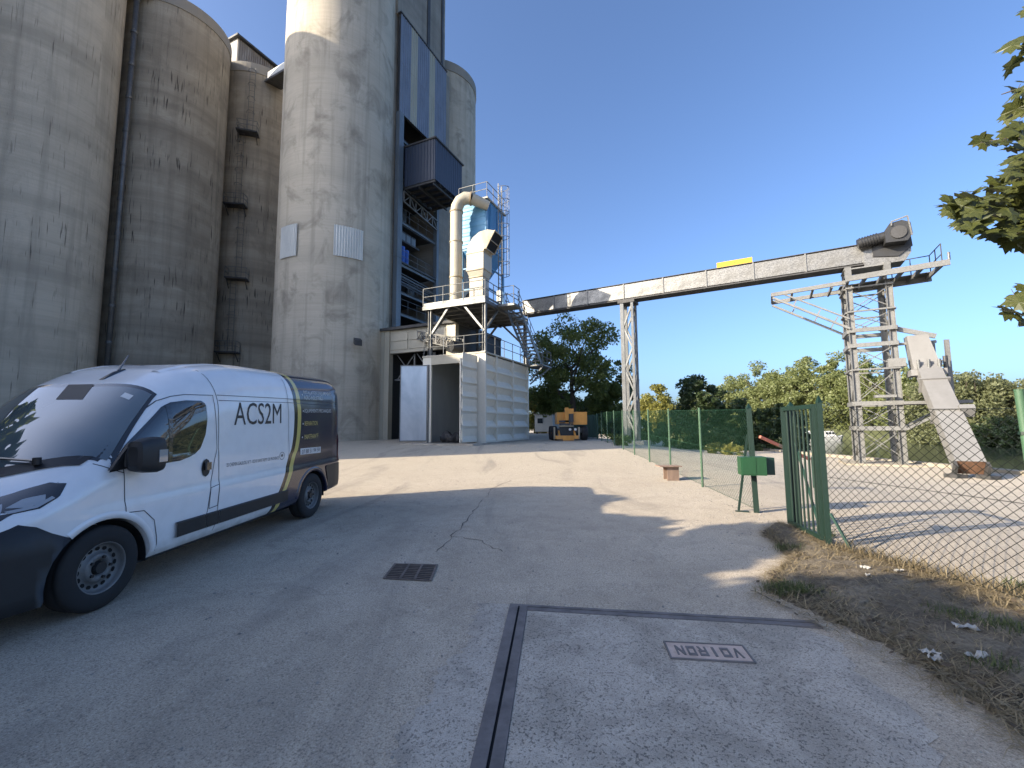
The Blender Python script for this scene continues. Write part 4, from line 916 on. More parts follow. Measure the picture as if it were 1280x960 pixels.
def van_paint():
    t = NT('van_paint'); p = t.tc('Object'); x = t.sep(p)
    fc = t.n('ShaderNodeFloatCurve'); cv = fc.mapping.curves[0]
    pts = [(.0, 2.50), (.40, 2.60), (.61, 2.77), (.80, 2.89), (.96, 2.96), (1.10, 3.02), (1.21, 3.09), (1.61, 3.16), (1.99, 3.13), (2.15, 3.09), (2.33, 3.03), (2.6, 2.98)]
    while len(cv.points) < len(pts): cv.points.new(.5, .5)
    for q, (z, s) in zip(cv.points, pts): q.location = (z / 2.6, s - 2.45)
    fc.mapping.update(); t.t.links.new(t.math('DIVIDE', x[2], 2.6), fc.inputs[1])
    d = t.math('SUBTRACT', t.math('SUBTRACT', x[0], 2.45), fc.outputs[0])
    dust = t.noise(p, 5, 4); c = t.mix(t.ramp(dust, (.4, 0.0), (.7, 1.0)), (.80, .80, .80), (.75, .75, .75))
    # road film along the sills
    low = t.math('MULTIPLY', t.ramp(x[2], (.30, 1.0), (.62, 0.0)), t.ramp(dust, (.35, 0.0), (.65, .55)))
    c = t.mix(low, c, (.42, .41, .39))
    g = lambda v: t.math('GREATER_THAN', d, v)
    c = t.mix(g(-.14), c, (.012, .013, .016)); c = t.mix(g(-.045), c, (.60, .49, .15)); c = t.mix(g(.055), c, (.015, .018, .045))
    MAT['van_paint'] = t.set(c, .24, 0, Coat_Weight=.7, Coat_Roughness=.05, IOR=1.5)
van_paint()
body = vbuild(m, 'body', MAT['van_paint'])
cut = MB(); 
for s, r in ((.03, .47), (3.59, .455)):
    for sg in (-1, 1): cut.tube((s, sg * .60, .33), (s, sg * 1.3, .33), r, 48)
co = vbuild(cut, 'cut', MAT['black_gap']); co.parent = None; body.parent = None
md = body.modifiers.new('b', 'BOOLEAN'); md.operation = 'DIFFERENCE'; md.object = co; md.solver = 'EXACT'
bpy.context.view_layer.update(); me = bpy.data.meshes.new_from_object(body.evaluated_get(bpy.context.evaluated_depsgraph_get()))
body.modifiers.clear(); body.data = me; bpy.data.objects.remove(co); body.parent = van
me.materials.clear(); me.materials.append(MAT['van_paint']); me.polygons.foreach_set('use_smooth', [True] * len(me.polygons)); me.set_sharp_from_angle(angle=R_(32))
# --- patches laid on the skin
def clip_row(poly, z):
    xs_ = []
    for (x0, z0), (x1, z1) in zip(poly, poly[1:] + poly[:1]):
        if (z0 <= z < z1) or (z1 <= z < z0): xs_.append(x0 + (x1 - x0) * (z - z0) / (z1 - z0))
    return (min(xs_), max(xs_)) if len(xs_) >= 2 else None
def side_patch(poly, off, nz=26, ns=16, sg=-1):
    zs_ = [p[1] for p in poly]; z0, z1 = min(zs_) + 1e-4, max(zs_) - 1e-4; m = MB(); rows = []
    for i in range(nz + 1):
        z = z0 + (z1 - z0) * i / nz; c = clip_row(poly, z)
        if c: rows.append([(c[0] + (c[1] - c[0]) * j / ns, sg * (ysurf(c[0] + (c[1] - c[0]) * j / ns, z) + off), z) for j in range(ns + 1)])
    return m.grid(rows)
def side_line(pts, w, off, sg=-1):
    m = MB(); dense = []
    for a, b in zip(pts[:-1], pts[1:]):
        k = max(1, int(math.dist(a, b) / .05)); dense += [(a[0] + (b[0] - a[0]) * i / k, a[1] + (b[1] - a[1]) * i / k) for i in range(k)]
    dense.append(pts[-1]); rows = []
    for i, p in enumerate(dense):
        q = dense[min(i + 1, len(dense) - 1)]; r = dense[max(i - 1, 0)]; d = Vector((q[0] - r[0], q[1] - r[1])).normalized() * (w / 2)
        rows.append([(p[0] + k * -d.y, sg * (ysurf(p[0] + k * -d.y, p[1] + k * d.x) + off), p[1] + k * d.x) for k in (-1, 1)])
    return m.grid(rows)
def glassy(name, col, rough=.03):
    t = NT(name); n = t.noise(t.tc('Object'), 3, 3); MAT[name] = t.set(t.mix(n, col, tuple(c * .8 for c in col)), rough, 0, IOR=1.6, Coat_Weight=1.0, Coat_Roughness=.02)
glassy('van_glass', (.020, .026, .030)); glassy('windscreen_glass', (.115, .145, .160), .02); glassy('trim_black', (.012, .012, .014), .25); plain('seam', (.045, .05, .06), .6)  # windscreen base colour paled to stand in for the sky reflected in it
plain('plastic_grey', (.016, .017, .019), .5); glassy('lamp_lens', (.34, .36, .38), .06); glassy('tail_red', (.38, .02, .03), .1)
win = [(.06, 1.22), (.26, 1.47), (.51, 1.70), (.66, 1.84), (.79, 1.90), (.95, 1.915), (1.14, 1.915), (1.20, 1.88), (1.215, 1.70), (1.19, 1.52), (1.12, 1.36), (1.02, 1.29), (.80, 1.24)]
cxw = sum(p[0] for p in win) / len(win); czw = sum(p[1] for p in win) / len(win)
inner = [(cxw + (x - cxw) * .94 + .01, czw + (z - czw) * .92) for x, z in win]
for sg in (-1, 1):
    w = vbuild(side_patch(win, .003, sg=sg), 'door_window', MAT['trim_black'], smooth=True, fix=False)
    vbuild(side_patch(inner, .006, sg=sg), 'pane', MAT['van_glass'], w, smooth=True, fix=False)
    vbuild(side_line([(.70, 1.25), (.72, 1.86)], .05, .009, sg), 'window_divider', MAT['trim_black'], w, fix=False)
    dl = [(.21, .82), (.19, 1.2), (.16, 1.44), (.25, 1.59), (.46, 1.77), (.64, 1.90), (.80, 1.955), (.95, 1.98), (1.32, 1.985), (1.35, 1.66), (1.375, 1.34), (1.34, 1.22), (1.28, .90), (1.23, .62), (1.18, .44)]
    vbuild(side_line(dl, .008, .003, sg), 'door_seam', MAT['seam'], fix=False)
    vbuild(side_line([(.21, .82), (.40, .80), (.52, .68), (.555, .50), (.56, .36)], .008, .003, sg), 'door_seam', MAT['seam'], fix=False)
    vbuild(side_line([(1.34, .36), (1.39, .59), (1.42, .90), (1.40, 1.34), (1.385, 1.92), (1.36, 2.04), (1.30, 2.29), (1.22, 2.36)], .008, .003, sg), 'body_seam', MAT['seam'], fix=False)
    vbuild(side_line([(1.38, 1.99), (2.82, 1.99), (4.42, 1.955)], .007, .005, sg), 'roof_seam', MAT['seam'], fix=False)
    vbuild(side_line([(1.40, 1.925), (2.82, 1.93), (4.40, 1.90)], .007, .006, sg), 'panel_seam', MAT['seam'], fix=False)
    vbuild(side_line([(2.80, 2.30), (2.84, 1.93), (2.88, 1.2), (2.86, .98), (2.74, .62)], .007, .006, sg), 'panel_seam', MAT['seam'], fix=False)
    vbuild(side_line([(-.27, 1.18), (-.30, 1.27), (-.31, 1.31)], .008, .003, sg), 'bonnet_seam', MAT['seam'], fix=False)
    vbuild(side_line([(-.02, 1.31), (.12, 1.23), (.19, 1.2)], .008, .003, sg), 'wing_seam', MAT['seam'], fix=False)
    vbuild(side_patch([(1.25, .64), (1.275, .88), (1.41, .90), (1.385, .65)], .004, 8, 6, sg), 'fuel_flap', MAT['van_paint'], fix=False)
    vbuild(side_line([(1.25, .64), (1.275, .88), (1.41, .90), (1.385, .65), (1.25, .64)], .008, .006, sg), 'flap_seam', MAT['seam'], fix=False)
    # rubbing strips
    for x0, x1 in ((.78, 1.19), (1.20, 1.385), (1.395, 2.82)):
        mm = MB(); rows = []
        for i in range(9):
            s = x0 + (x1 - x0) * i / 8; rows.append([(s, sg * (ysurf(s, z) + o), z) for z, o in ((.425, .002), (.435, .026), (.58, .028), (.59, .002))])
        mm.grid(rows); vbuild(mm, 'rub_strip', MAT['plastic_grey'], fix=False)
    # handle
    hdl = MB(); hp = [(1.20 + .065 * math.cos(a), 1.125 + .105 * math.sin(a)) for a in np.linspace(0, 2 * math.pi, 20, endpoint=False)]
    h = vbuild(side_patch(hp, .007, 10, 6, sg), 'door_handle', MAT['plastic_grey'], smooth=True, fix=False)
    mm = MB(); mm.box(1.165, 1.235, min(sg * .99, sg * 1.05), max(sg * .99, sg * 1.05), 1.10, 1.19); vbuild(mm, 'grip', MAT['trim_black'], h)
    # headlamp
    hl_ = [(-.235, 1.175), (-.30, 1.185), (-.50, 1.115), (-.72, 1.055), (-.86, .99), (-.84, .91), (-.70, .93), (-.61, .985), (-.47, 1.0), (-.33, 1.07)]
    lamp = vbuild(side_patch(hl_, .004, 18, 14, sg), 'headlight', MAT['trim_black'], smooth=True, fix=False)
    for poly in ([(-.38, 1.10), (-.48, 1.085), (-.60, 1.03), (-.52, 1.02), (-.42, 1.045)], [(-.58, 1.06), (-.74, 1.015), (-.76, .965), (-.66, .98), (-.62, 1.02)]): vbuild(side_patch(poly, .008, 8, 6, sg), 'reflector', MAT['lamp_lens'], lamp, fix=False)
    vbuild(side_line([(-.36, 1.075), (-.48, 1.02), (-.62, 1.0)], .018, .010, sg), 'light_guide', MAT['lamp_lens'], lamp, fix=False)
    # wheel arch lips, rear bumper corner, tail lamp
    for c, r in ((.03, .485), (3.59, .47)):
        mm = MB(); rows = []
        for a in np.linspace(R_(4), R_(128 if c < 1 else 172), 30):
            rows.append([(c + (r + k) * math.cos(a), sg * (ysurf(c + (r + k) * math.cos(a), .33 + (r + k) * math.sin(a)) + o), .33 + (r + k) * math.sin(a)) for k, o in ((-.015, -.01), (-.012, .010), (.03, .012), (.05, .001))])
        mm.grid(rows); vbuild(mm, 'arch_lip', MAT['van_paint'], smooth=True, fix=False)
        mm = MB(); mm.grid([[(c + (r - .03) * math.cos(a), sg * yy, .33 + (r - .03) * math.sin(a)) for yy in (.60, .975)] for a in np.linspace(-.1, math.pi + .1, 26)]); vbuild(mm, 'arch_liner', MAT['rubber_black'], fix=False)
    vbuild(side_patch([(4.07, .42), (4.06, .60), (4.0, .80), (4.02, .825), (4.60, .825), (4.60, .56), (4.48, .42)], .012, 14, 12, sg), 'rear_bumper', MAT['plastic_grey'], fix=False)
    vbuild(side_patch([(4.52, .85), (4.50, 1.36), (4.60, 1.40), (4.615, .85)], .012, 10, 4, sg), 'tail_light', MAT['tail_red'], fix=False)
    # mirror
    q = Vector((.27, sg * 1.15, 1.36)); mm = MB(); rows = []
    prof_ = [(-.15, .05, .09), (-.13, .085, .14), (-.04, .105, .165), (.06, .11, .175), (.115, .10, .165), (.125, .075, .14)]
    rows = [[(q.x + x, q.y + ry * math.copysign(abs(math.cos(a)) ** .55, math.cos(a)), q.z + rz * math.copysign(abs(math.sin(a)) ** .55, math.sin(a))) for a in np.linspace(0, 2 * math.pi, 25)] for x, ry, rz in prof_]
    mm.grid(rows); mm.add(rows[0][:-1], [tuple(range(24))]); mm.add(rows[-1][:-1], [tuple(range(24))])
    mr = vbuild(mm, 'wing_mirror', MAT['plastic_grey'], smooth=True, angle=40)
    mm = MB(); mm.plate([(.04, sg * .985, 1.24), (.30, sg * .985, 1.24), (.34, sg * .985, 1.50), (.24, sg * .97, 1.48)], (0, sg * .03, 0)); vbuild(mm, 'mirror_mount', MAT['plastic_grey'], mr)
    mm = MB(); mm.beam((.22, sg * .98, 1.33), (.32, sg * 1.12, 1.31), .12, .14); vbuild(mm, 'mirror_arm', MAT['plastic_grey'], mr)
    mm = MB(); mm.box(q.x + .02, q.x + .115, q.y + sg * .108 - .006, q.y + sg * .108 + .006, q.z - .07, q.z + .05); vbuild(mm, 'indicator', MAT['lamp_lens'], mr)
# front bumper: dark moulded skirt following the nose outline
outl = [(s, fW(s)) for s in [-.26, -.32, -.4, -.5, -.6, -.7, -.78, -.84, -.89, -.93, -.955, -.97]]
full = [(s, -w) for s, w in outl] + [(-.98, -.3), (-.985, 0), (-.98, .3)] + [(s, w) for s, w in outl[::-1]]
def btop(s): return float(np.interp(s, [-.97, -.9, -.75, -.56, -.46, -.26], [.86, .90, .93, .93, .83, .72]))
mm = MB(); rows = []
for i, (s, y) in enumerate(full):
    zt_ = min(btop(s), fS(s) + .06); row = []
    for j, z in enumerate((.22, .26, .34, .45, .55, .64, zt_ - .012, zt_)):
        sl = .03 - math.sqrt(max(0.0, .475 ** 2 - (z - .33) ** 2)); s_ = min(s, sl) if s > -.5 else s; y_ = math.copysign(fW(s_), y) if s > -.5 else y
        row.append((s_ - .012 * (s < -.5 and j < 7), y_ * (1.012 if 0 < j < 7 else .985), z))
    rows.append(row)
mm.grid(rows); vbuild(mm, 'front_bumper', MAT['plastic_grey'], smooth=True, fix=False)
mm = MB(); mm.box(-.99, -.93, -.42, .42, .55, .80); vbuild(mm, 'grille', MAT['trim_black'])
# windscreen
def wgrid(grow, off, nx=24, nq=18):
    mm = MB(); rows = []
    for i in range(nq + 1):
        qv = -grow + (1 + 2 * grow) * i / nq; row = []
        for j in range(nx + 1):
            pv = -1 + 2 * j / nx; hw = (.945 * (1 - qv) + .815 * qv) * (1 + grow * .6); y = pv * hw; a = (y / .9) ** 2
            sb = -.36 + .40 * a; st = .60 + .08 * a; s = sb + (st - sb) * qv; row.append((s - off * .5, y, ztop(s, y) + off))
        rows.append(row)
    return mm.grid(rows)
ws = vbuild(wgrid(.035, .004), 'windscreen', MAT['trim_black'], smooth=True, fix=False)
vbuild(wgrid(-.02, .007), 'pane', MAT['windscreen_glass'], ws, smooth=True, fix=False)
def skin(s, y, o): return (s - o * .5, y, ztop(s, y) + o)
mm = MB(); mm.grid([[skin(.42 + .2 * i / 4, -.26 + .30 * j / 5 + .10 * i / 4, .010) for j in range(6)] for i in range(5)]); vbuild(mm, 'camera_shade', MAT['plastic_grey'], ws, fix=False)
mm = MB(); mm.grid([[skin(.50 + .05 * i, -.70 + .05 * j, .010) for j in range(3)] for i in range(2)]); vbuild(mm, 'sticker', MAT['boat_white'], ws, fix=False)
# wipers and cowl
mm = MB(); mm.grid([[skin(-.36 + .40 * (y / .9) ** 2 - .10 + k, y, .006 + .004 * (k < .05)) for k in (0, .05, .12)] for y in np.linspace(-.86, .86, 20)]); vbuild(mm, 'cowl', MAT['plastic_grey'], smooth=True, fix=False)
for y0, y1 in ((-.60, .05), (.05, .70)):
    w0 = skin(-.36 + .40 * (y0 / .9) ** 2 - .03, y0, .035); w1 = skin(-.36 + .40 * (y1 / .9) ** 2 + .10, y1, .03)
    mm = MB(); mm.path([w0, tuple((w0[i] + w1[i]) / 2 + (.02 if i == 2 else 0) for i in range(3)), w1], .012, 6); wp = vbuild(mm, 'wiper', MAT['trim_black'])
    mm = MB(); mm.tube((w0[0], w0[1], w0[2] - .03), (w0[0], w0[1], w0[2] + .03), .03, 10); vbuild(mm, 'wiper_pivot', MAT['plastic_grey'], wp)
# roof: ribs, aerial
for y in (-.55, .55):
    mm = MB(); rows = []
    for s in np.linspace(.95, 4.4, 40): rows.append([(s, y + k, ztop(s, y + k) + o) for k, o in ((-.06, .001), (-.03, .012), (.03, .012), (.06, .001))])
    mm.grid(rows); vbuild(mm, 'roof_rib', MAT['van_paint'], smooth=True, fix=False)
mm = MB(); b0 = skin(.86, -.10, 0.0); mm.hexa([(b0[0] - .14, -.145, b0[2] - .07), (b0[0] + .12, -.165, b0[2] + .02), (b0[0] + .12, -.075, b0[2] + .02), (b0[0] - .14, -.095, b0[2] - .07)], [(b0[0] - .0, -.125, b0[2] + .03), (b0[0] + .12, -.14, b0[2] + .075), (b0[0] + .12, -.10, b0[2] + .075), (b0[0] - .0, -.115, b0[2] + .03)]); ae = vbuild(mm, 'aerial', MAT['trim_black'])
mm = MB(); mm.path([(b0[0] + .06, -.12, b0[2] + .05), (b0[0] + .17, -.12, b0[2] + .24)], .009, 6, rs=[.014, .006]); vbuild(mm, 'aerial_rod', MAT['trim_black'], ae)
# underside: black box added to deepen the shade beneath the van
mm = MB(); mm.box(-.7, 4.3, -.72, .72, .2, .31); vbuild(mm, 'underbody', MAT['rubber_black'])
mm = MB(); mm.beam((3.59, -.8, .3), (3.59, .8, .3), .12); vbuild(mm, 'rear_axle', MAT['rubber_black'])
# wheels
def lathe(prof_, n=48):
    m_ = MB(); rows_ = [[(r * math.cos(a), y, r * math.sin(a)) for r, y in prof_] for a in np.linspace(0, 2 * math.pi, n + 1)]; return m_.grid(rows_)
tyre_p = [(.215, -.10), (.225, -.112), (.27, -.118), (.32, -.116), (.35, -.106), (.366, -.09), (.371, -.06), (.366, -.055), (.366, -.045), (.371, -.04), (.371, .04), (.366, .09), (.33, .112), (.22, .10)]
rim_p = [(.226, -.108), (.22, -.112), (.212, -.10), (.206, -.075), (.198, -.055), (.165, -.045), (.135, -.05), (.125, -.072), (.115, -.082), (.075, -.082), (.07, -.06), (0, -.06)]
painted('rim_steel', (.21, .21, .205), .5, .35, 6, metal=.4)
tm = lathe(tyre_p).mesh('tyre', MAT['tyre'], True); rm_ = lathe(rim_p).mesh('rim', MAT['rim_steel'], True)
hub = MB().tube((0, -.05, 0), (0, -.10, 0), .062, 20, .05).mesh('hub_cap', MAT['plastic_grey'], angle=40)
vh = MB()
for i in range(16):
    a = 2 * math.pi * i / 16; c = Vector((.168 * math.cos(a), -.0505, .168 * math.sin(a))); e1 = Vector((math.cos(a), 0, math.sin(a))); e2 = Vector((-math.sin(a), 0, math.cos(a)))
    vh.add([c + e1 * (.018 * math.cos(b)) + e2 * (.023 * math.sin(b)) for b in np.linspace(0, 2 * math.pi, 10, endpoint=False)], [tuple(range(10))])
vh = vh.mesh('vent_hole', MAT['black_gap'])
nt = MB()
for i in range(5): a = 2 * math.pi * i / 5; nt.tube((.092 * math.cos(a), -.08, .092 * math.sin(a)), (.092 * math.cos(a), -.10, .092 * math.sin(a)), .014, 6)
nt = nt.mesh('wheel_nut', MAT['plastic_grey'])
for s in (.03, 3.59):
    for sg in (-1, 1):
        w = bpy.data.objects.new('wheel', None); COL.objects.link(w); w.parent = van; w.location = (s, sg * .885, .371); w.empty_display_size = .1
        if sg > 0: w.rotation_euler = (0, 0, math.pi)
        for nm, mz in (('tyre', tm), ('rim', rm_), ('hub_cap', hub), ('vent_holes', vh), ('wheel_nuts', nt)):
            o = bpy.data.objects.new(nm, mz); COL.objects.link(o); o.parent = w
            if nm in ('vent_holes', 'wheel_nuts'): o['kind'] = 'stuff'
# lettering on the side
def lettering(body_, s0, s1, z0, z1, mat, name='lettering', off=.004, lean=0):
    vs_, fs_ = text_geo(body_); mm = MB()
    mm.add([(s0 + (s1 - s0) * v[0], -(ysurf(s0 + (s1 - s0) * v[0], z0 + (z1 - z0) * v[1]) + off), z0 + (z1 - z0) * v[1] + lean * v[0]) for v in vs_], fs_); return vbuild(mm, name, mat, fix=False)
plain('ink_black', (.018, .019, .024), .4); plain('ink_grey', (.10, .105, .12), .5); plain('ink_yellow', (.58, .46, .12), .4); plain('ink_white', (.66, .65, .60), .4)
lettering('ACS2M', 1.66, 2.67, 1.61, 1.91, MAT['ink_black'])
lettering("25 CHEMIN GAULOIS, N°7 - 02310 SAINT REMY DE PROVENCE", 1.54, 2.62, 1.085, 1.14, MAT['ink_grey'], lean=-.015)
vbuild(side_line([(2.70 + .06 * math.cos(a), 1.12 + .055 * math.sin(a)) for a in np.linspace(0, 2 * math.pi, 17)], .008, .004), 'emblem_ring', MAT['ink_grey'], fix=False)
vbuild(side_patch([(2.70 + .022 * math.cos(a), 1.125 + .022 * math.sin(a)) for a in np.linspace(0, 2 * math.pi, 10, endpoint=False)], .004, 6, 4), 'emblem_dot', MAT['ink_black'], fix=False)
for txt, s0, s1, z0, z1, ik in (("INSTALLATION D'EQUIPEMENTS", 3.30, 4.24, 2.075, 2.145, 'ink_white'), ('AGRO-INDUSTRIELS', 3.30, 3.92, 1.995, 2.06, 'ink_white'), ('EQUIPEMENTS MECANIQUES', 3.31, 4.21, 1.765, 1.835, 'ink_white'), ('REPARATION', 3.32, 3.73, 1.555, 1.63, 'ink_yellow'), ('MAINTENANCE', 3.32, 3.76, 1.33, 1.41, 'ink_yellow')):
    lettering(txt, s0, s1, z0, z1, MAT[ik])
for s, z in ((3.26, 2.07), (3.27, 1.80), (3.27, 1.59), (3.26, 1.37)): vbuild(side_patch([(s + .014 * math.cos(a), z + .014 * math.sin(a)) for a in np.linspace(0, 2 * math.pi, 10, endpoint=False)], .004, 5, 4), 'bullet_dot', MAT['ink_white'], fix=False)
pl = vbuild(side_patch([(3.20, 1.075), (3.20, 1.19), (3.84, 1.185), (3.84, 1.07)], .004, 6, 8), 'phone_panel', MAT['boat_white'], fix=False)
o = lettering('07 88 51 94 58', 3.24, 3.80, 1.095, 1.165, MAT['ink_black'], 'phone_lettering', .007); o.parent = pl
# ------------------------------------------------------------------ fences and gate
GP = MAT['green_paint']
def chainlink(p, q, h, pitch, r, mat, name, parent, z0=.04, dz=.0):
    """woven wire between two ground points: each wire is a thin real rod"""
    p = Vector(p); q = Vector(q); L = (q - p).length; d = (q - p) / L; nrm = Vector((-d.y, d.x)); n = int((L + h) / pitch) + 1
    vs = []; fs = []
    for sgn in (1, -1):
        for i in range(n + 1):
            # wire x = x0 + sgn*z
            x0 = i * pitch - (h if sgn > 0 else 0); za, zb = 0.0, h; xa, xb = (x0, x0 + h) if sgn > 0 else (x0, x0 - h)
            ta = max(0, min(1, (0 - xa) / (xb - xa))) if xb != xa else 0; tb = max(0, min(1, (L - xa) / (xb - xa)))
            t0, t1 = min(ta, tb), max(ta, tb)
            if t1 - t0 < .01: continue
            a = (xa + (xb - xa) * t0, za + (zb - za) * t0); b = (xa + (xb - xa) * t1, za + (zb - za) * t1)
            pts = []
            for (x, z) in (a, b):
                w = p + d * x; pts.append(Vector((w.x + nrm.x * r * sgn, w.y + nrm.y * r * sgn, G(w.x, w.y) + z0 + z)))
            ax = (pts[1] - pts[0]).normalized(); e1 = ax.cross(Vector((nrm.x, nrm.y, 0))).normalized(); e2 = Vector((nrm.x, nrm.y, 0)); k = len(vs)
            for c in pts: vs += [c + e1 * r, c + e2 * r, c - e1 * r, c - e2 * r]
            fs += [(k + j, k + (j + 1) % 4, k + 4 + (j + 1) % 4, k + 4 + j) for j in range(4)]
    me = fast_mesh(name, [tuple(v - base_of(parent)) for v in vs], fs, mat); o = bpy.data.objects.new(name, me); COL.objects.link(o); o.parent = parent; o['kind'] = 'stuff'; return o
fe = thing('chain_link_fence', 'long green chain link fence on slim posts along the drive', 'fence', (4.22, 7.86, G(4.22, 7.86)))
fx = lambda y: 4.22 + (y - 7.86) * .073
ys_ = [7.86, 10.49, 13.1, 15.7, 18.3, 20.9, 23.5, 26.1, 28.7, 31.3, 33.9, 36.5, 39.1, 41.7, 44.3]
painted('post_green', (.055, .11, .065), .5, .2, 3)
for y in ys_[1:]:
    x = fx(y); z = G(x, y); MB().tube((x, y, z - .1), (x, y, z + 1.84), .028, 8).build('post', MAT['post_green'], fe)
for y0, y1 in zip(ys_[:-1], ys_[1:]):
    chainlink((fx(y0), y0), (fx(y1), y1), 1.75, .088 if y0 < 14 else (.10 if y0 < 20 else .15), .0017 if y0 < 14 else .0014, MAT['wire_green'], 'wire_mesh', fe)
    for k in (.06, .95, 1.78): MB().tube((fx(y0), y0, G(fx(y0), y0) + k), (fx(y1), y1, G(fx(y1), y1) + k), .003, 5).build('line_wire', MAT['wire_green'], fe)
# gate post with its box
def gpost(x, y, h, w, nm, lab, tilt=(0, 0)):
    t = thing(nm, lab, 'post', (x, y, G(x, y))); z = G(x, y); m = MB(); m.beam((x, y, z - .1), (x + tilt[0], y + tilt[1], z + h), w); m.build('shaft', GP, t)
    m = MB(); m.hexa([(x + tilt[0] - w / 2, y - w / 2 + tilt[1], z + h), (x + tilt[0] + w / 2, y - w / 2 + tilt[1], z + h), (x + tilt[0] + w / 2, y + w / 2 + tilt[1], z + h), (x + tilt[0] - w / 2, y + w / 2 + tilt[1], z + h)],
                     [(x + tilt[0] - .005, y + tilt[1] - .005, z + h + .09), (x + tilt[0] + .005, y + tilt[1] - .005, z + h + .09), (x + tilt[0] + .005, y + tilt[1] + .005, z + h + .09), (x + tilt[0] - .005, y + tilt[1] + .005, z + h + .09)]); m.build('cap', GP, t); return t
gp = gpost(4.22, 7.86, 1.8, .085, 'gate_post', 'green square gate post with pointed cap at the end of the long fence', (-.04, 0))
x, y = 4.22, 7.86; z = G(x, y)
m = MB(); m.beam((x - .25, y + .12, z + .02), (x - .05, y + .06, z + 1.35), .035); m.build('brace', GP, gp)
m = MB(); m.beam((x - .32, y + .1, z + .01), (x - .12, y + .02, z + .01), .05, .02); m.build('brace_foot', GP, gp)
bxo = thing('letter_box', 'bright green metal box hung on the square gate post', 'box', (4.1, 7.75, z + .78))
m = MB(); b = Vector((4.10, 7.70, z + .66)); m.hexa([b + Vector(p) for p in ((-.22, -.06, 0), (.16, -.16, 0), (.24, .12, 0), (-.14, .22, 0))], [b + Vector(p) for p in ((-.22, -.06, .30), (.16, -.16, .31), (.24, .12, .31), (-.14, .22, .30))]); m.build('case', MAT['green_box'], bxo)
m = MB(); m.hexa([b + Vector(p) for p in ((-.205, -.072, .02), (.0, -.125, .02), (.0, -.112, .02), (-.205, -.06, .02))], [b + Vector(p) for p in ((-.205, -.072, .28), (.0, -.125, .285), (.0, -.112, .285), (-.205, -.06, .28))]); m.build('door', MAT['green_box'], bxo)
m = MB(); m.box(b.x + .22, b.x + .36, b.y - .05, b.y + .15, b.z + .0, b.z + .29); m.build('back_box', MAT['green_dark'], bxo)
# swing gate
ga, gb = Vector((4.03, 5.93)), Vector((4.19, 6.88)); gt = thing('swing_gate', 'dark green barred gate leaf standing open beside the weedy verge', 'gate', (ga.x, ga.y, G(*ga)))
gd = (gb - ga).normalized(); gL = (gb - ga).length; gz0 = G(*ga)
def Q(l, o, zz): return Vector((ga.x + gd.x * l - gd.y * o, ga.y + gd.y * l + gd.x * o, G(*ga) + zz))
for l, w in ((0, .07), (gL, .07)): m = M(Q); m.beam((l, 0, .08), (l, 0, 1.84), w, .06); m.build('stile', GP, gt)
m = M(Q); m.beam((0, 0, 1.81), (gL, 0, 1.81), .05, .06); m.build('top_rail', GP, gt)
m = M(Q); m.beam((0, 0, .10), (gL, 0, .10), .05, .06); m.build('bottom_rail', GP, gt)
for i in range(7): m = M(Q); l = gL * (i + 1) / 8; m.tube((l, 0, .12), (l, 0, 1.79), .014, 8); m.build('bar', GP, gt)
m = M(Q); m.beam((gL * .12, -.02, .2), (gL * .7, -.02, 1.3), .02, .035); m.build('diagonal_tie', MAT['green_dark'], gt)
m = M(Q); m.box(.02, .2, -.05, -.02, .95, 1.1); m.build('lock_case', MAT['green_dark'], gt)
m = M(Q); m.beam((.10, -.09, 1.02), (.28, -.09, 1.02), .02); m.build('lever', MAT['galvanised'], gt)
gp2 = gpost(4.34, 6.93, 1.80, .11, 'gate_post', 'thick dark green post closing the far side of the barred gate')
m = MB(); m.beam((4.30, 7.05, G(4.3, 7.05)), (4.30, 7.05, G(4.3, 7.05) + 1.75), .05); m.build('stop_bar', MAT['green_dark'], gp2)
gp3 = gpost(4.02, 5.82, 1.86, .06, 'hinge_post', 'thin green hinge post joining the barred gate to the wire fence')
m = MB(); m.beam((4.04, 5.78, G(4, 5.7) + .45), (4.12, 5.55, G(4.2, 5.35) + .03), .025); m.build('brace', MAT['green_dark'], gp3)
# near fence
f2 = thing('wire_fence', 'dark diamond wire fence between the gate and the pale green end post', 'fence', (4.4, 5.0, G(4.4, 5.0)))
pA, pB, pC = (4.04, 5.80), (4.645, 4.06), (5.7, 1.0)
for a, b in ((pA, pB), (pB, pC)):
    chainlink(a, b, 1.72, .092, .0028, MAT['wire_dark'], 'wire_mesh', f2)
    for k in (.05, .9, 1.76): MB().tube((*a, G(*a) + k), (*b, G(*b) + k), .0035, 5).build('line_wire', MAT['wire_dark'], f2)
painted('post_pale', (.06, .13, .075), .5, .2, 3)
t3 = thing('fence_post', 'pale green round fence post at the end of the diamond wire run', 'post', (*pB, G(*pB)))
MB().tube((pB[0] + .03, pB[1] - .03, G(*pB) - .1), (pB[0] - .0, pB[1] - .0, G(*pB) + 1.92), .032, 12).build('shaft', MAT['post_pale'], t3, smooth=True, angle=40)
MB().tube((pB[0], pB[1], G(*pB) + 1.92), (pB[0], pB[1], G(*pB) + 1.935), .034, 12).build('cap', MAT['post_pale'], t3)
MB().tube((pB[0], pB[1], G(*pB) + 1.52), (pB[0], pB[1], G(*pB) + 1.55), .037, 12).build('clamp', GP, t3)
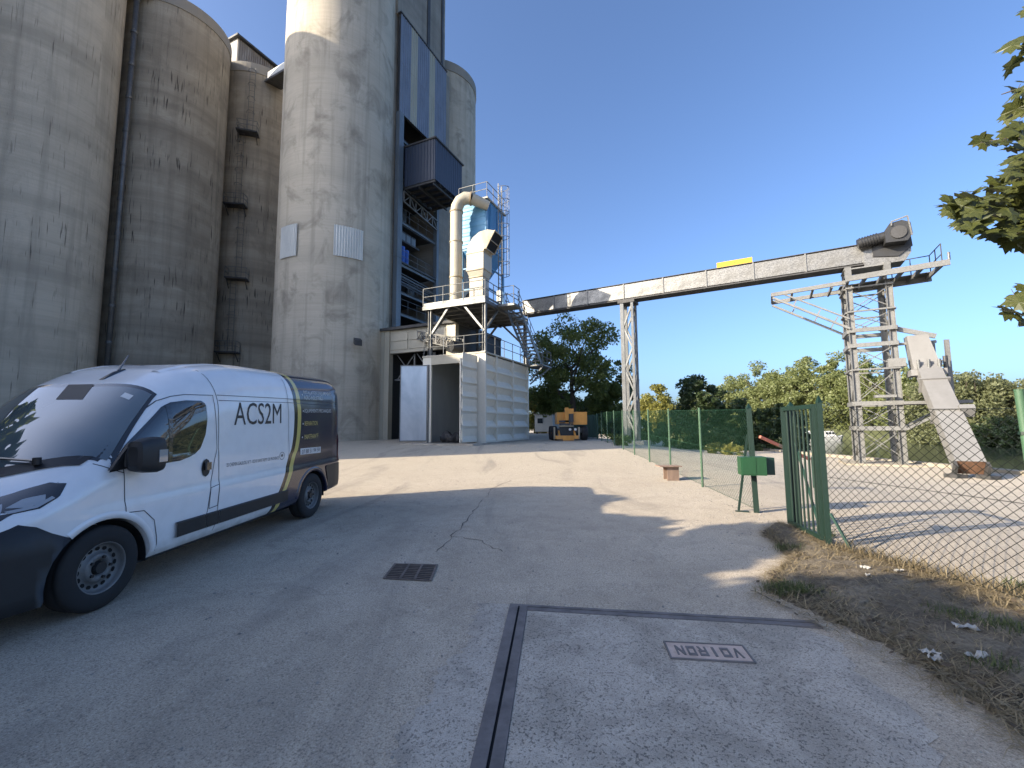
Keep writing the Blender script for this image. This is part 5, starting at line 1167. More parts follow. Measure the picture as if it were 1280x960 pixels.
# far pole, faded barrier boom
bo = thing('barrier_boom', 'faded red barrier boom tilted behind the green gate', 'barrier', (5.9, 10.4, G(5.9, 10.4)))
p, q = at_depth(950, 546, 10.2), at_depth(1012, 574, 10.6); MB().beam(p, q, .06).build('boom', MAT['red_faded'], bo)
mid = p.lerp(q, .35); mid2 = p.lerp(q, .62); d_ = (q - p).normalized() * .0; MB().beam(mid, mid2, .066).build('white_band', MAT['rust_pale'], bo)
MB().beam((q.x + .1, q.y, G(q.x, q.y)), (q.x + .1, q.y, q.z + .05), .1).build('stand', MAT['green_dark'], bo)
# ------------------------------------------------------------------ trees and plants
def leaf_cloud(centres, radii, counts, size, seed, flat=.75):
    r = np.random.default_rng(seed); P = []
    for c, rad, n in zip(centres, radii, counts):
        d = r.normal(size=(n, 3)); d /= np.linalg.norm(d, axis=1)[:, None]; P.append(np.array(c) + d * (rad * r.uniform(.25, 1.08, (n, 1)) ** .6) * np.array([1, 1, flat]))
    P = np.concatenate(P); n = len(P); a = r.normal(size=(n, 3)); a /= np.linalg.norm(a, axis=1)[:, None]; b = np.cross(a, r.normal(size=(n, 3))); b /= np.linalg.norm(b, axis=1)[:, None]
    s = size * r.uniform(.55, 1.35, (n, 1)); w = s * r.uniform(.4, .62, (n, 1)); up = np.cross(a, b) * s * r.uniform(-.12, .12, (n, 1))
    V4 = np.stack([P - a * s, P - b * w + up, P + a * s, P + b * w + up], 1).reshape(-1, 3); F = np.arange(n * 4).reshape(-1, 4); return V4, F
def tree(name, label, x, y, h, cw, mat, leaves, seed, cbase=.3, size=.22, group=None, trunk_r=None, shape='round', z=None, lean=0):
    rr = random.Random(seed); z = G(x, y) if z is None else z
    t = thing(name, label, 'tree' if h > 3.4 else 'bush', (x, y, z), group); tr = trunk_r or h * .022
    # trunk and limbs
    m = MB(); ht = h * (.55 if shape != 'bush' else .4); tp = [(x + lean * k * h * .1 + rr.uniform(-.04, .04) * h * .3 * k, y + rr.uniform(-.04, .04) * h * .3 * k, z - .2 + ht * k) for k in (0, .25, .5, .75, 1)]
    m.path(tp, tr, 8, rs=[tr * 1.25, tr, tr * .82, tr * .62, tr * .4]); tips = []
    nl = 9 if h > 6 else 6
    for i in range(nl):
        k = rr.uniform(.35, 1.0); b = Vector(tp[0]).lerp(Vector(tp[4]), k); an = 2 * math.pi * (i / nl) + rr.uniform(-.4, .4); L = cw * rr.uniform(.28, .46); up = rr.uniform(.35, 1.1)
        e = b + Vector((math.cos(an) * L, math.sin(an) * L, L * up)); mid = b.lerp(e, .5) + Vector((rr.uniform(-.1, .1), rr.uniform(-.1, .1), rr.uniform(-.1, .15))) * L
        m.path([b, mid, e], tr * .4, 6, rs=[tr * .42, tr * .28, tr * .1]); tips.append(e)
        for _ in range(2):
            f = mid + Vector((rr.uniform(-1, 1), rr.uniform(-1, 1), rr.uniform(.1, 1))) * L * .55; m.path([mid, f], tr * .2, 5, rs=[tr * .22, tr * .07]); tips.append(f)
    m.build('trunk', MAT['bark'], t, smooth=True)
    cen, rad, cnt = [], [], []; nc = max(10, int(26 + h * 3)); zc0 = z + h * cbase; rz = h * (1 - cbase)
    for i in range(nc):
        while True:
            q = Vector((rr.uniform(-1, 1), rr.uniform(-1, 1), rr.uniform(0, 1)))
            prf = {'round': math.sin(math.pi * min(1, q.z * .82 + .16)) ** .6, 'bush': (1 - q.z ** 2.2) ** .5, 'tall': (math.sin(math.pi * min(1, q.z * .85 + .14))) ** .75, 'willow': (1 - q.z ** 1.8) ** .6}[shape]
            if math.hypot(q.x, q.y) < prf and (math.hypot(q.x, q.y) > prf * .45 or q.z > .8 or rr.random() < .3): break
        cen.append((x + q.x * cw * .46 + lean * q.z * h * .1, y + q.y * cw * .46, zc0 + q.z * rz * .94)); r_ = cw * rr.uniform(.07, .15); rad.append(r_); cnt.append(max(8, int(leaves / nc * rr.uniform(.5, 1.5))))
    for e in tips: cen.append(tuple(e)); rad.append(cw * .1); cnt.append(int(leaves / nc * .5))
    V4, F = leaf_cloud(cen, rad, cnt, size, seed); V4 -= np.array([x, y, z])
    me = fast_mesh('crown', V4, F, MAT[mat]); o = bpy.data.objects.new('crown', me); COL.objects.link(o); o.parent = t; return t
def px(u, Y): return (u - 640) / FPX * Y
# the large tree behind the pier and its understory
tree('broadleaf_tree', 'tall spreading broadleaf tree behind the orange machine', px(716, 44), 44, 12.6, 9.6, 'leaf_big', 19000, 3, .18, .15, trunk_r=.30)
grp = 'trees closing the end of the drive'
tree('broadleaf_tree', 'lower leafy tree crown right of the tall tree, touching the lattice pier', px(765, 46), 46, 9.2, 5.4, 'leaf_big', 9000, 5, .12, .15, grp)
tree('broadleaf_tree', 'yellow-green tree behind the white hut and the enclosure corner', px(668, 58), 58, 6.2, 6.5, 'leaf_yellow', 5000, 6, .05, .22, grp)
tree('broadleaf_tree', 'low dark tree between the white hut and the tall tree', px(700, 60), 60, 5.6, 6.5, 'leaf_big', 5000, 8, .02, .24, grp)
tree('broadleaf_tree', 'low dark tree behind the dark green container', px(745, 56), 56, 5.8, 6.5, 'leaf_dark', 5000, 9, .02, .24, grp)
tree('broadleaf_tree', 'dim background tree showing under the tall crown by the pier', px(772, 62), 62, 5.5, 6.0, 'leaf_big', 4500, 10, .02, .24, grp)
tree('broadleaf_tree', 'sunlit yellow-green tree just right of the lattice pier', px(822, 86), 86, 10.0, 9.5, 'leaf_yellow', 8000, 11, .05, .28, None, shape='bush')
tree('broadleaf_tree', 'dark green tree with a pointed top behind the wire fence', px(872, 40), 40, 6.9, 5.6, 'leaf_dark', 9000, 12, .05, .17, None, shape='bush')
tree('broadleaf_tree', 'dark leafy tree left of the green gate post, behind the fence', px(925, 38), 38, 4.4, 4.6, 'leaf_dark', 6000, 13, .0, .17, None, shape='bush')
tree('broadleaf_tree', 'dark low tree seen through the gap beside the barred gate', px(972, 36), 36, 3.9, 4.2, 'leaf_dark', 5000, 14, .0, .17, None, shape='bush')
# hedge plants along the far side of the side yard
hedge = [(800, 42, 2.6, 3.4, 'leaf_dark'), (832, 40, 2.4, 3.2, 'leaf_dark'), (866, 37, 2.2, 3.0, 'leaf_dark'), (900, 35, 1.9, 2.6, 'leaf_dark'), (950, 34.5, 2.2, 2.8, 'leaf_dark'), (985, 34, 1.7, 2.4, 'leaf_dark')]
labs = ['dark hedge bush at the foot of the lattice pier', 'dark hedge bush under the sunlit yellow-green tree', 'dark hedge bush under the pointed dark tree', 'dark hedge bush behind the sunlit brambles', 'dark hedge bush behind the square gate post', 'dark hedge bush behind the barrier boom']
for i, (u, Y, h, w, mt) in enumerate(hedge): tree('hedge_bush', labs[i], px(u, Y), Y, h, w, mt, 2600, 20 + i, .0, .14, 'hedge bushes beyond the side yard', shape='bush')
for i, (u, Y, h) in enumerate(((893, 30, .95), (912, 29, .8))): tree('bramble_bush', ['sunlit pale green bramble behind the fence, left one of two', 'sunlit pale green bramble behind the fence next to the gate post'][i], px(u, Y), Y, h, 1.5, 'leaf_yellow', 700, 40 + i, .0, .09, 'sunlit brambles', shape='bush')
tree('weed_bush', 'small green weed clump at the foot of the lattice pier', px(775, 24), 24.0, .75, 1.3, 'leaf_big', 700, 44, 0, .07, shape='bush')
# wooded far bank
far = [(880, 172, 19, 18), (915, 164, 21, 19), (950, 154, 24, 19), (985, 146, 23, 19), (1020, 138, 24.5, 19), (1055, 131, 23.5, 18), (1090, 124, 21.5, 17), (1125, 117, 18.5, 17), (1150, 110, 15.5, 15)]
for i, (u, Y, h, w) in enumerate(far):
    tree('bank_tree', ['far-bank tree rising behind the pointed dark tree', 'far-bank tree between the pointed dark tree and the square gate post', 'far-bank tree standing behind the square gate post', 'tall far-bank tree behind the gap of the open gate', 'tall far-bank tree behind the barred gate leaf', 'tall far-bank tree under the left cantilever of the lattice tower', 'far-bank tree seen through the lattice tower', 'far-bank tree in the gap of lattice tower and chute', 'lower far-bank tree behind the chute head'][i], px(u, Y) + 1, Y + 2, h * 1.1, w, 'leaf_bank', 11000, 60 + i, .0, .42, 'tall wood across the river', shape='tall', z=-1.0)
wil = [(1168, 98, 12.6, 14), (1195, 92, 13.4, 14), (1222, 88, 13.2, 14), (1250, 86, 11.6, 14), (1278, 86, 10.4, 12), (1310, 86, 11, 14)]
for i, (u, Y, h, w) in enumerate(wil):
    tree('willow_bush', ['grey-green willow directly behind the upper chute', 'grey-green willow overhanging the water just beside the chute flange', 'grey-green willow midway from the chute to the pale end post', 'lower ragged willow close beside the pale end post', 'willow behind the pale green end post', 'willow beyond the pale green end post'][i], px(u, Y) + 1.5, Y + 1.5, h * 1.22, w, 'leaf_willow', 9500, 80 + i, .0, .33, 'willows on the far bank', shape='willow', z=-2.0)
for i, (u, Y, h, w) in enumerate(((1235, 83, 4.6, 10), (1268, 81, 5.0, 10), (1300, 80, 4.6, 10))): tree('willow_bush', ['dark bush at the waterline close to the chute foot', 'dark bush at the waterline beside the pale end post', 'dark bush at the waterline beyond the pale end post'][i], px(u, Y) + 1.5, Y, h, w, 'leaf_dark', 4500, 95 + i, .0, .28, 'dark bushes at the waterline', shape='bush', z=-2.6)
# trees standing behind the viewer on the sunny side; their shade falls over the verge
for i, (x, y, h, w) in enumerate(((-9.8, 3.3, 5.3, 5.4), (-8.3, 2.0, 5.4, 5.0), (-8.6, -1.3, 5.8, 5.6), (-6.2, -5.4, 5.8, 5.6))): tree('roadside_tree', ['bushy roadside tree next to the low shed', 'shorter roadside tree between the shed and the van front', 'middle bushy roadside tree behind the van front', 'bushy roadside tree farthest along the road from the shed'][i], x, y, h, w, 'leaf_big', 12000, 110 + i, .22, .2, 'roadside trees')
# ------------------------------------------------------------------ maple whose branches hang in from the right
mp = thing('maple_tree', 'maple branches with lobed olive green leaves hanging in above the wire fence', 'tree', (6.6, 1.4, G(6.6, 1.4)))
mx, my, mz = 6.6, 1.4, G(6.6, 1.4)
m = MB(); m.path([(mx, my, mz - .1), (mx - .05, my + .03, mz + 1.5), (mx - .1, my + .1, mz + 3), (mx, my + .2, mz + 5.2)], .16, 12, rs=[.2, .16, .13, .06]); m.build('trunk', MAT['bark'], mp, smooth=True)
lobes = [(0, 0), (.16, -.10), (.40, -.04), (.34, .10), (.52, .30), (.30, .34), (.26, .48), (.13, .50), (.0, 1.0), (-.13, .50), (-.26, .48), (-.30, .34), (-.52, .30), (-.34, .10), (-.40, -.04), (-.16, -.10)]
lobes = [(0, 0), (.13, -.10), (.36, -.12), (.30, .06), (.38, .10), (.60, .26), (.42, .36), (.46, .50), (.24, .50), (.20, .62), (.27, .76), (.12, .78), (0, 1.02), (-.12, .78), (-.27, .76), (-.20, .62), (-.24, .50), (-.46, .50), (-.42, .36), (-.60, .26), (-.38, .10), (-.30, .06), (-.36, -.12), (-.13, -.10)]
lm = []
for k in range(5):
    rr = random.Random(k); b1, b2, fold = rr.uniform(.1, .45), rr.uniform(-.15, .25), rr.uniform(.1, .45); mm = MB()
    pts = [(x * rr.uniform(.92, 1.08), y, -b1 * max(0, y) ** 2 * .6 - fold * abs(x) * .7 + b2 * x * y + rr.uniform(-.03, .03)) for x, y in lobes]; mid = [(0, .45, -b1 * .12)]
    mm.add(pts + mid, [(i, (i + 1) % len(pts), len(pts)) for i in range(len(pts))]); lm.append(mm.mesh('leaf', MAT['leaf_maple']))
def inpoly(p, poly):
    c = False
    for (x0, y0), (x1, y1) in zip(poly, poly[1:] + poly[:1]):
        if (y0 > p[1]) != (y1 > p[1]) and p[0] < (x1 - x0) * (p[1] - y0) / (y1 - y0) + x0: c = not c
    return c
rr = random.Random(4)
zones = [([(1178, 246), (1200, 240), (1235, 232), (1262, 200), (1300, 178), (1300, 305), (1262, 298), (1236, 292), (1205, 284), (1186, 268)], 140), ([(1222, 176), (1244, 158), (1300, 138), (1300, 200), (1262, 196), (1240, 180)], 30),
         ([(1250, 112), (1300, 92), (1300, 122), (1262, 124)], 5), ([(1266, 50), (1300, 36), (1300, 58)], 2), ([(1250, 388), (1264, 362), (1300, 344), (1300, 398), (1262, 402)], 14), ([(1276, 0), (1300, -10), (1300, 14)], 3)]
zone_tw = {0: [(1330, 262), (1262, 262), (1186, 256)], 1: [(1330, 190), (1268, 172), (1226, 178)], 2: [(1330, 118), (1270, 112), (1252, 118)], 3: [(1330, 40), (1284, 46), (1266, 50)], 4: [(1330, 372), (1275, 376), (1250, 388)]}
hub = at_depth(1500, 170, 2.9)
mb = MB(); mb.path([(mx - .05, my + .1, mz + 2.2), (mx - 1.0, my + .6, mz + 2.9), tuple(hub)], .05, 8, rs=[.08, .06, .04]); mb.build('bough', MAT['bark'], mp, smooth=True)
for k, pl_ in zone_tw.items():
    a = [at_depth(u, v, 2.85) for u, v in pl_]; mb = MB(); mb.path([hub] + a, .012, 6, rs=[.013, .009, .006, .003]); mb.build('twig', MAT['bark'], mp, smooth=True)
for zi, (poly, cnt) in enumerate(zones):
    k = 0
    xs_, ys2 = [p[0] for p in poly], [p[1] for p in poly]
    while k < cnt:
        u, v = rr.uniform(min(xs_), max(xs_)), rr.uniform(min(ys2), max(ys2))
        if not inpoly((u, v), poly): continue
        k += 1; c = at_depth(u, v, rr.uniform(2.55, 3.2)); sc = rr.uniform(.11, .17)
        # leaf tips droop outward and away from the twig
        rz = math.atan2(-1, rr.uniform(-1.2, .9)) + rr.uniform(-.8, .8); e = Matrix.Rotation(rz - math.pi / 2, 4, 'Z') @ Matrix.Rotation(rr.uniform(-1.25, -.25), 4, 'X') @ Matrix.Rotation(rr.uniform(-.5, .5), 4, 'Y')
        inst('leaf', lm[rr.randrange(5)], mp, Matrix.Translation(c) @ e @ Matrix.Scale(sc, 4))
        if k % 4 == 0: MB().tube(c, c + Vector((rr.uniform(.0, .08), rr.uniform(-.03, .03), rr.uniform(.0, .05))), .0016, 4).build('leaf_stalk', MAT['bark'], mp)
twl = []
for k, pl_ in zone_tw.items():
    a = at_depth(*pl_[0], 2.85); f = at_depth(*pl_[1], 2.85)
    for _ in range(46): twl.append((hub.lerp(a, rr.random()) if rr.random() < .75 else a.lerp(f, rr.random() * .4)) + Vector((rr.gauss(0, .07), rr.gauss(0, .14), rr.gauss(-.02, .08))))
root_ = Vector((mx - .05, my + .1, mz + 2.2))
for _ in range(260): twl.append(root_.lerp(hub, rr.uniform(.1, 1)) + Vector((rr.gauss(0, .3), rr.gauss(-.15, .3), rr.gauss(.05, .25))))
big = MB()
for c in twl:
    e = Matrix.Translation(c) @ Matrix.Rotation(rr.uniform(0, 6.28), 4, 'Z') @ Matrix.Rotation(rr.uniform(-1.25, -.25), 4, 'X') @ Matrix.Rotation(rr.uniform(-.5, .5), 4, 'Y') @ Matrix.Scale(rr.uniform(.10, .16), 4); lmx = lm[rr.randrange(5)]
    big.add([e @ v.co for v in lmx.vertices], [tuple(p.vertices) for p in lmx.polygons])
props(big.build('bough_leaves', MAT['leaf_maple'], mp, fix=False), kind='stuff')
cen = [(mx + rr.uniform(-1.0, 2.2), my + rr.uniform(-2.2, .2), mz + rr.uniform(2.6, 5.8)) for _ in range(45)]
V4, F = leaf_cloud(cen, [.5] * 45, [70] * 45, .085, 5); me = fast_mesh('crown', V4 - np.array([mx, my, mz]), F, MAT['leaf_maple']); o = bpy.data.objects.new('crown', me); COL.objects.link(o); o.parent = mp; o['kind'] = 'stuff'
# ------------------------------------------------------------------ weighbridge let into the yard
W0 = Vector((.02, 4.16)); d1 = Vector((-.10, -.995)).normalized(); d2 = Vector((.9896, -.1436)).normalized()
wb = thing('weighbridge', 'pitted concrete weighbridge deck framed by dark steel channels in the ground', 'weighbridge', (W0.x, W0.y, G(*W0)))
def WQ(a, b, h): p = W0 + d2 * a + d1 * b; return (p.x, p.y, G(p.x, p.y) + h)
def wsheet(a0, a1, b0, b1, h, na=4, nb=16): m = MB(); return m.grid([[WQ(a0 + (a1 - a0) * i / na, b0 + (b1 - b0) * j / nb, h) for i in range(na + 1)] for j in range(nb + 1)])
m = MB(); rows = []
for j in range(120):
    b = .07 + j * .075; e = 2.35 + .10 * math.sin(b * 2.3) + .06 * math.sin(b * 7.1) + random.uniform(-.05, .05); rows.append([WQ(.11 + (e - .11) * i / 12, b, .012 if i < 12 else .003) for i in range(13)])
m.grid(rows).build('deck', MAT['pitted_concrete'], wb, fix=False)
wsheet(-.0, .10, -.0, 9, .005, 2).build('gap', MAT['black_gap'], wb, fix=False)
def wbar(a0, a1, b0, b1, h0, h1, nm, mat): m = MB(); m.hexa([WQ(a0, b0, h0), WQ(a1, b0, h0), WQ(a1, b1, h0), WQ(a0, b1, h0)], [WQ(a0, b0, h1), WQ(a1, b0, h1), WQ(a1, b1, h1), WQ(a0, b1, h1)]); return m.build(nm, mat, wb)
wbar(-.055, .022, -.05, 9, 0, .016, 'edge_channel', MAT['rail_steel']); wbar(.04, .108, .0, 9, 0, .018, 'edge_channel', MAT['rail_steel'])
wbar(.023, 2.5, -.05, -.012, 0, .015, 'end_angle', MAT['rail_steel']); wbar(.11, 2.5, .008, .065, 0, .016, 'end_angle', MAT['rail_steel'])
m = MB(); rows = []
for j in range(260):
    b = -.05 + j * .035; e = -.36 - .03 * b + .05 * math.sin(b * 3.1) + .03 * math.sin(b * 9.7 + 1) + random.uniform(-.035, .035); rows.append([WQ(-.056, b, .008), WQ(-.2, b, .009), WQ(e, b, .003)])
m.grid(rows); m.build('concrete_border', MAT['pitted_concrete'], wb, fix=False)
# maker's plate, lettering reads from the other side
pc = [gnd(*p) for p in ((842, 826), (944, 831), (928, 812), (828, 806))]; ctr = sum(pc, Vector()) / 4; ex = ((pc[1] - pc[0]) + (pc[2] - pc[3])); ex.z = 0; ex.normalize(); ey = Vector((-ex.y, ex.x, 0)); hw = (pc[1] - pc[0]).length / 2; hh_ = (pc[3] - pc[0]).length / 2
def PQ(x, y, h): p = ctr + ex * x + ey * y; return (p.x, p.y, G(p.x, p.y) + h)
m = M(PQ); m.box(-hw, hw, -hh_, hh_, .010, .018); mp_ = m.build('maker_plate', MAT['plate_iron'], wb)
for a0, a1, b0, b1 in ((-hw - .012, -hw, -hh_ - .012, hh_ + .012), (hw, hw + .012, -hh_ - .012, hh_ + .012), (-hw, hw, hh_, hh_ + .012), (-hw, hw, -hh_ - .012, -hh_)): m = M(PQ); m.box(a0, a1, b0, b1, .010, .023); m.build('plate_rim', MAT['rail_steel'], mp_)
def blk(polys, x0, w):
    m = M(PQ)
    for p in polys: m.plate([(-(x0 + w * a), -(hh_ * .58 * (2 * b - 1)), .018) for a, b in p], (0, 0, .004))
    return m
T = .22
LET = {'V': [[(0, 1), (T, 1), (.61, 0), (.39, 0)], [(1, 1), (1 - T, 1), (.39, 0), (.61, 0)]], 'O': [[(0, 0), (T, 0), (T, 1), (0, 1)], [(1 - T, 0), (1, 0), (1, 1), (1 - T, 1)], [(T, 0), (1 - T, 0), (1 - T, .24), (T, .24)], [(T, .76), (1 - T, .76), (1 - T, 1), (T, 1)]], 'I': [[(.35, 0), (.65, 0), (.65, 1), (.35, 1)]],
       'R': [[(0, 0), (T, 0), (T, 1), (0, 1)], [(T, .78), (1, .78), (1, 1), (T, 1)], [(1 - T, .45), (1, .45), (1, .78), (1 - T, .78)], [(T, .40), (1, .40), (1, .58), (T, .58)], [(.5, .4), (.75, .4), (1, 0), (.72, 0)]], 'N': [[(0, 0), (T, 0), (T, 1), (0, 1)], [(1 - T, 0), (1, 0), (1, 1), (1 - T, 1)], [(T, 1), (T, .62), (1 - T, 0), (1 - T, .38)]]}
x0 = -hw * .86; adv = hw * 1.74 / 6
for i, chx in enumerate('VOIRON'): blk(LET[chx], x0 + i * adv, adv * .76).build('letter', MAT['rail_steel'], mp_)
# ------------------------------------------------------------------ drain grate
dc4 = [gnd(*p) for p in ((480, 724), (538, 727), (546, 707), (494, 706))]; dr = thing('drain_grate', 'square cast iron drain grate with rows of slots in the yard', 'grate', dc4[0])
def DQ(x, y, h):
    a = dc4[0].lerp(dc4[1], x); b = dc4[3].lerp(dc4[2], x); p = a.lerp(b, y); return (p.x, p.y, G(p.x, p.y) + h)
m = M(DQ); m.add([(0, 0, .005), (1, 0, .005), (1, 1, .005), (0, 1, .005)], [(0, 1, 2, 3)]); m.build('pit', MAT['black_gap'], dr, fix=False)  # flat black sheet painted as the shade down the drain
for x in (0, .345, .655, 1): m = M(DQ); m.box(x - .025, x + .025, -.02, 1.02, .006, .013); m.build('long_bar', MAT['grate_iron'], dr)
for i in range(10):
    y = i / 9; w = .035 if i in (0, 9) else .022
    for xa, xb in ((.026, .319), (.371, .629), (.681, .974)): m = M(DQ); m.box(xa, xb, y - w * .8, y + w * .8, .006, .012); m.build('cross_bar', MAT['grate_iron'], dr)
# ------------------------------------------------------------------ rusty beam stub by the fence
q = gnd(839, 600); bs = thing('beam_stub', 'short rusty steel beam stub standing by the long fence', 'beam', q)
z = G(q.x, q.y); m = MB(); m.box(q.x - .14, q.x + .16, q.y - .13, q.y - .11, z, z + .34); m.build('flange', MAT['rust_pale'], bs)
m = MB(); m.box(q.x - .14, q.x + .16, q.y + .15, q.y + .17, z, z + .34); m.build('flange', MAT['rust_pale'], bs)
m = MB(); m.box(q.x - .01, q.x + .02, q.y - .108, q.y + .148, z, z + .34); m.build('web', MAT['rust'], bs)
m = MB(); m.box(q.x - .34, q.x + .22, q.y - .2, q.y + .2, z + .345, z + .37); m.build('top_plate', MAT['rust_pale'], bs)
# ------------------------------------------------------------------ orange machine
YM = 29.0; xm = px(712, YM); zm = G(xm, YM); mc = thing('orange_tractor_crane', 'orange wheeled yard machine with front blade, mast and big tyres', 'machine', (xm, YM, zm))
def OQ(x, y, zz): return Vector((xm + x, YM + y, zm + zz))
OP = MAT['orange_paint']; DK = MAT['dark_steel']
m = M(OQ); m.box(-.95, .95, .6, 3.0, .55, .85); m.build('chassis', DK, mc); mc.scale = (.93, .93, .93)
m = M(OQ); m.hexa([(-1.05, -.25, .12), (.55, -.25, .12), (.55, .1, .12), (-1.05, .1, .12)], [(-1.05, -.15, .36), (.55, -.15, .36), (.55, .1, .36), (-1.05, .1, .36)]); m.build('blade', OP, mc)
m = M(OQ); m.box(-.55, .2, -.3, -.255, .02, .34); m.build('blade_plate', OP, mc)
for x in (-1.1, .62): m = M(OQ); m.beam((x, .0, .1), (x, .0, .95), .09); m.build('blade_post', MAT['cream_rust'], mc)
for x in (-.75, .35): m = M(OQ); m.beam((x, .0, .3), (x, .7, .7), .12); m.build('push_arm', OP, mc)
m = M(OQ); m.box(.30, 1.28, .5, 2.4, 1.12, 2.02); m.build('engine_cover', OP, mc)
m = M(OQ); m.box(-.85, -.25, .6, 2.2, 1.15, 2.0); m.build('side_tank', OP, mc)
m = M(OQ); m.box(-.30, -.05, .3, .6, 1.2, 2.32); m.build('mast', OP, mc)
m = M(OQ); m.box(-.04, .32, .35, .9, 1.9, 2.25); m.build('winch_cover', OP, mc)
m = M(OQ); m.box(.0, .3, .36, .6, 1.3, 1.88); m.build('winch', DK, mc)
for z_ in (1.08, 1.28): m = M(OQ); m.box(-.72, .05, .30, .42, z_, z_ + .14); m.build('grille_bar', DK, mc)
m = M(OQ); m.box(-.78, .28, .36, .5, .98, 1.06); m.build('front_bumper', MAT['cream_rust'], mc)
m = M(OQ); m.box(-.7, .3, .55, .7, .35, .97); m.build('radiator', MAT['motor_black'], mc)
for x in (.05, .42): M(OQ).tube((x, .40, .78), (x, .5, .78), .09, 12).build('lamp', MAT['boat_white'], mc)
tyx = MB(); 
wt = lathe([(.2, -.2), (.42, -.22), (.5, -.18), (.52, -.1), (.52, .1), (.5, .18), (.42, .22), (.2, .2)], 28).mesh('tyre', MAT['tyre'], True)
wr = lathe([(.22, -.17), (.16, -.12), (.0, -.12)], 20).mesh('rim', OP, True)
for x in (-1.05, 1.12):
    for yy in (.95, 2.6):
        w = bpy.data.objects.new('wheel', None); COL.objects.link(w); w.parent = mc; w.location = (x, yy, .52); w.rotation_euler = (0, 0, R_(90 if x > 0 else -90))
        for nm, mz in (('tyre', wt), ('rim', wr)): o = bpy.data.objects.new(nm, mz); COL.objects.link(o); o.parent = w
# dark green container and hut
YC = 33.0; xc = px(737, YC); zc = G(xc, YC); gc = thing('green_container', 'dark green steel container behind the orange machine', 'container', (xc, YC, zc))
def CQ(x, y, zz): return Vector((xc + x, YC + y, zc + zz))
m = M(CQ); m.box(-1.2, .55, 0, 5, .1, 1.75); m.build('body', MAT['green_dark'], gc)
for i in range(6): m = M(CQ); m.box(-1.15 + i * .28, -1.02 + i * .28, -.05, -.002, .15, 1.7); m.build('corrugation', MAT['green_dark'], gc)
for x in (-1.2, .5): m = M(CQ); m.box(x, x + .08, -.07, .05, 0, 1.82); m.build('corner_post', MAT['green_dark'], gc)
YH = 54.0; xh = px(678, YH); zh = G(xh, YH); ht_ = thing('site_hut', 'small white site hut with one window beyond the enclosure', 'hut', (xh, YH, zh))
hr = Matrix.Translation((xh, YH, zh)) @ Matrix.Rotation(R_(-28), 4, 'Z')
def HQ(x, y, zz): return hr @ Vector((x, y, zz))
m = M(HQ); m.box(-.6, 1.7, -1.0, 1.3, .25, 2.25); m.build('wall', MAT['white_hut'], ht_)
m = M(HQ); m.box(-.7, 1.8, -1.1, 1.4, 2.25, 2.36); m.build('roof', MAT['dirty_clad'], ht_)
m = M(HQ); m.box(-.3, .55, -1.05, -1.0, 1.15, 1.9); w = m.build('window', MAT['white_clad'], ht_)
m = M(HQ); m.box(-.22, .48, -1.06, -1.051, 1.22, 1.83); m.build('pane', MAT['glass_hut'], w)
m = M(HQ); m.box(-.64, -.6, -.5, .2, .3, 1.9); m.build('door', MAT['cream_grey'], ht_)
for x in (-.4, 1.5): m = M(HQ); m.box(x - .1, x + .1, -.9, -.7, 0, .25); m.build('foot', DK, ht_)
m = M(HQ); m.tube((1.0, .5, 2.36), (1.0, .5, 3.4), .04, 6); m.build('flue', MAT['galvanised'], ht_)
# boats moored on the far side
for i, (u, Y, L, lab) in enumerate(((1012, 122, 9.0, 'white cabin cruiser seen through the bars of the gate'), (1034, 118, 7.5, 'small white boat moored right of the barred gate'))):
    x0_ = px(u, Y); bt = thing('moored_boat', lab, 'boat', (x0_, Y, -2.6))
    def BQ(x, y, zz, x0_=x0_, Y=Y): return Vector((x0_ + x, Y + y * 1.4, -2.6 + zz * 1.5))
    m = M(BQ); h = L / 2; m.add([(-h, -.9, .75), (h * .6, -.9, .85), (h, 0, 1.05), (h * .6, .9, .85), (-h, .9, .75), (-h, -.7, 0), (h * .55, -.6, 0), (h * .85, 0, 0), (h * .55, .6, 0), (-h, .7, 0)], [(0, 1, 6, 5), (1, 2, 7, 6), (2, 3, 8, 7), (3, 4, 9, 8), (4, 0, 5, 9), (0, 1, 2, 3, 4), (5, 6, 7, 8, 9)]); m.build('hull', MAT['boat_white'], bt)
    m = M(BQ); m.hexa([(-h * .6, -.75, .8), (h * .3, -.75, .85), (h * .3, .75, .85), (-h * .6, .75, .8)], [(-h * .55, -.65, 1.75), (h * .1, -.65, 1.75), (h * .1, .65, 1.75), (-h * .55, .65, 1.75)]); m.build('cabin', MAT['boat_white'], bt)
    for k in range(3): m = M(BQ); xx = -h * .45 + k * h * .22; m.box(xx, xx + h * .15, -.74, -.70, 1.2, 1.55); m.build('window', MAT['glass_hut'], bt)
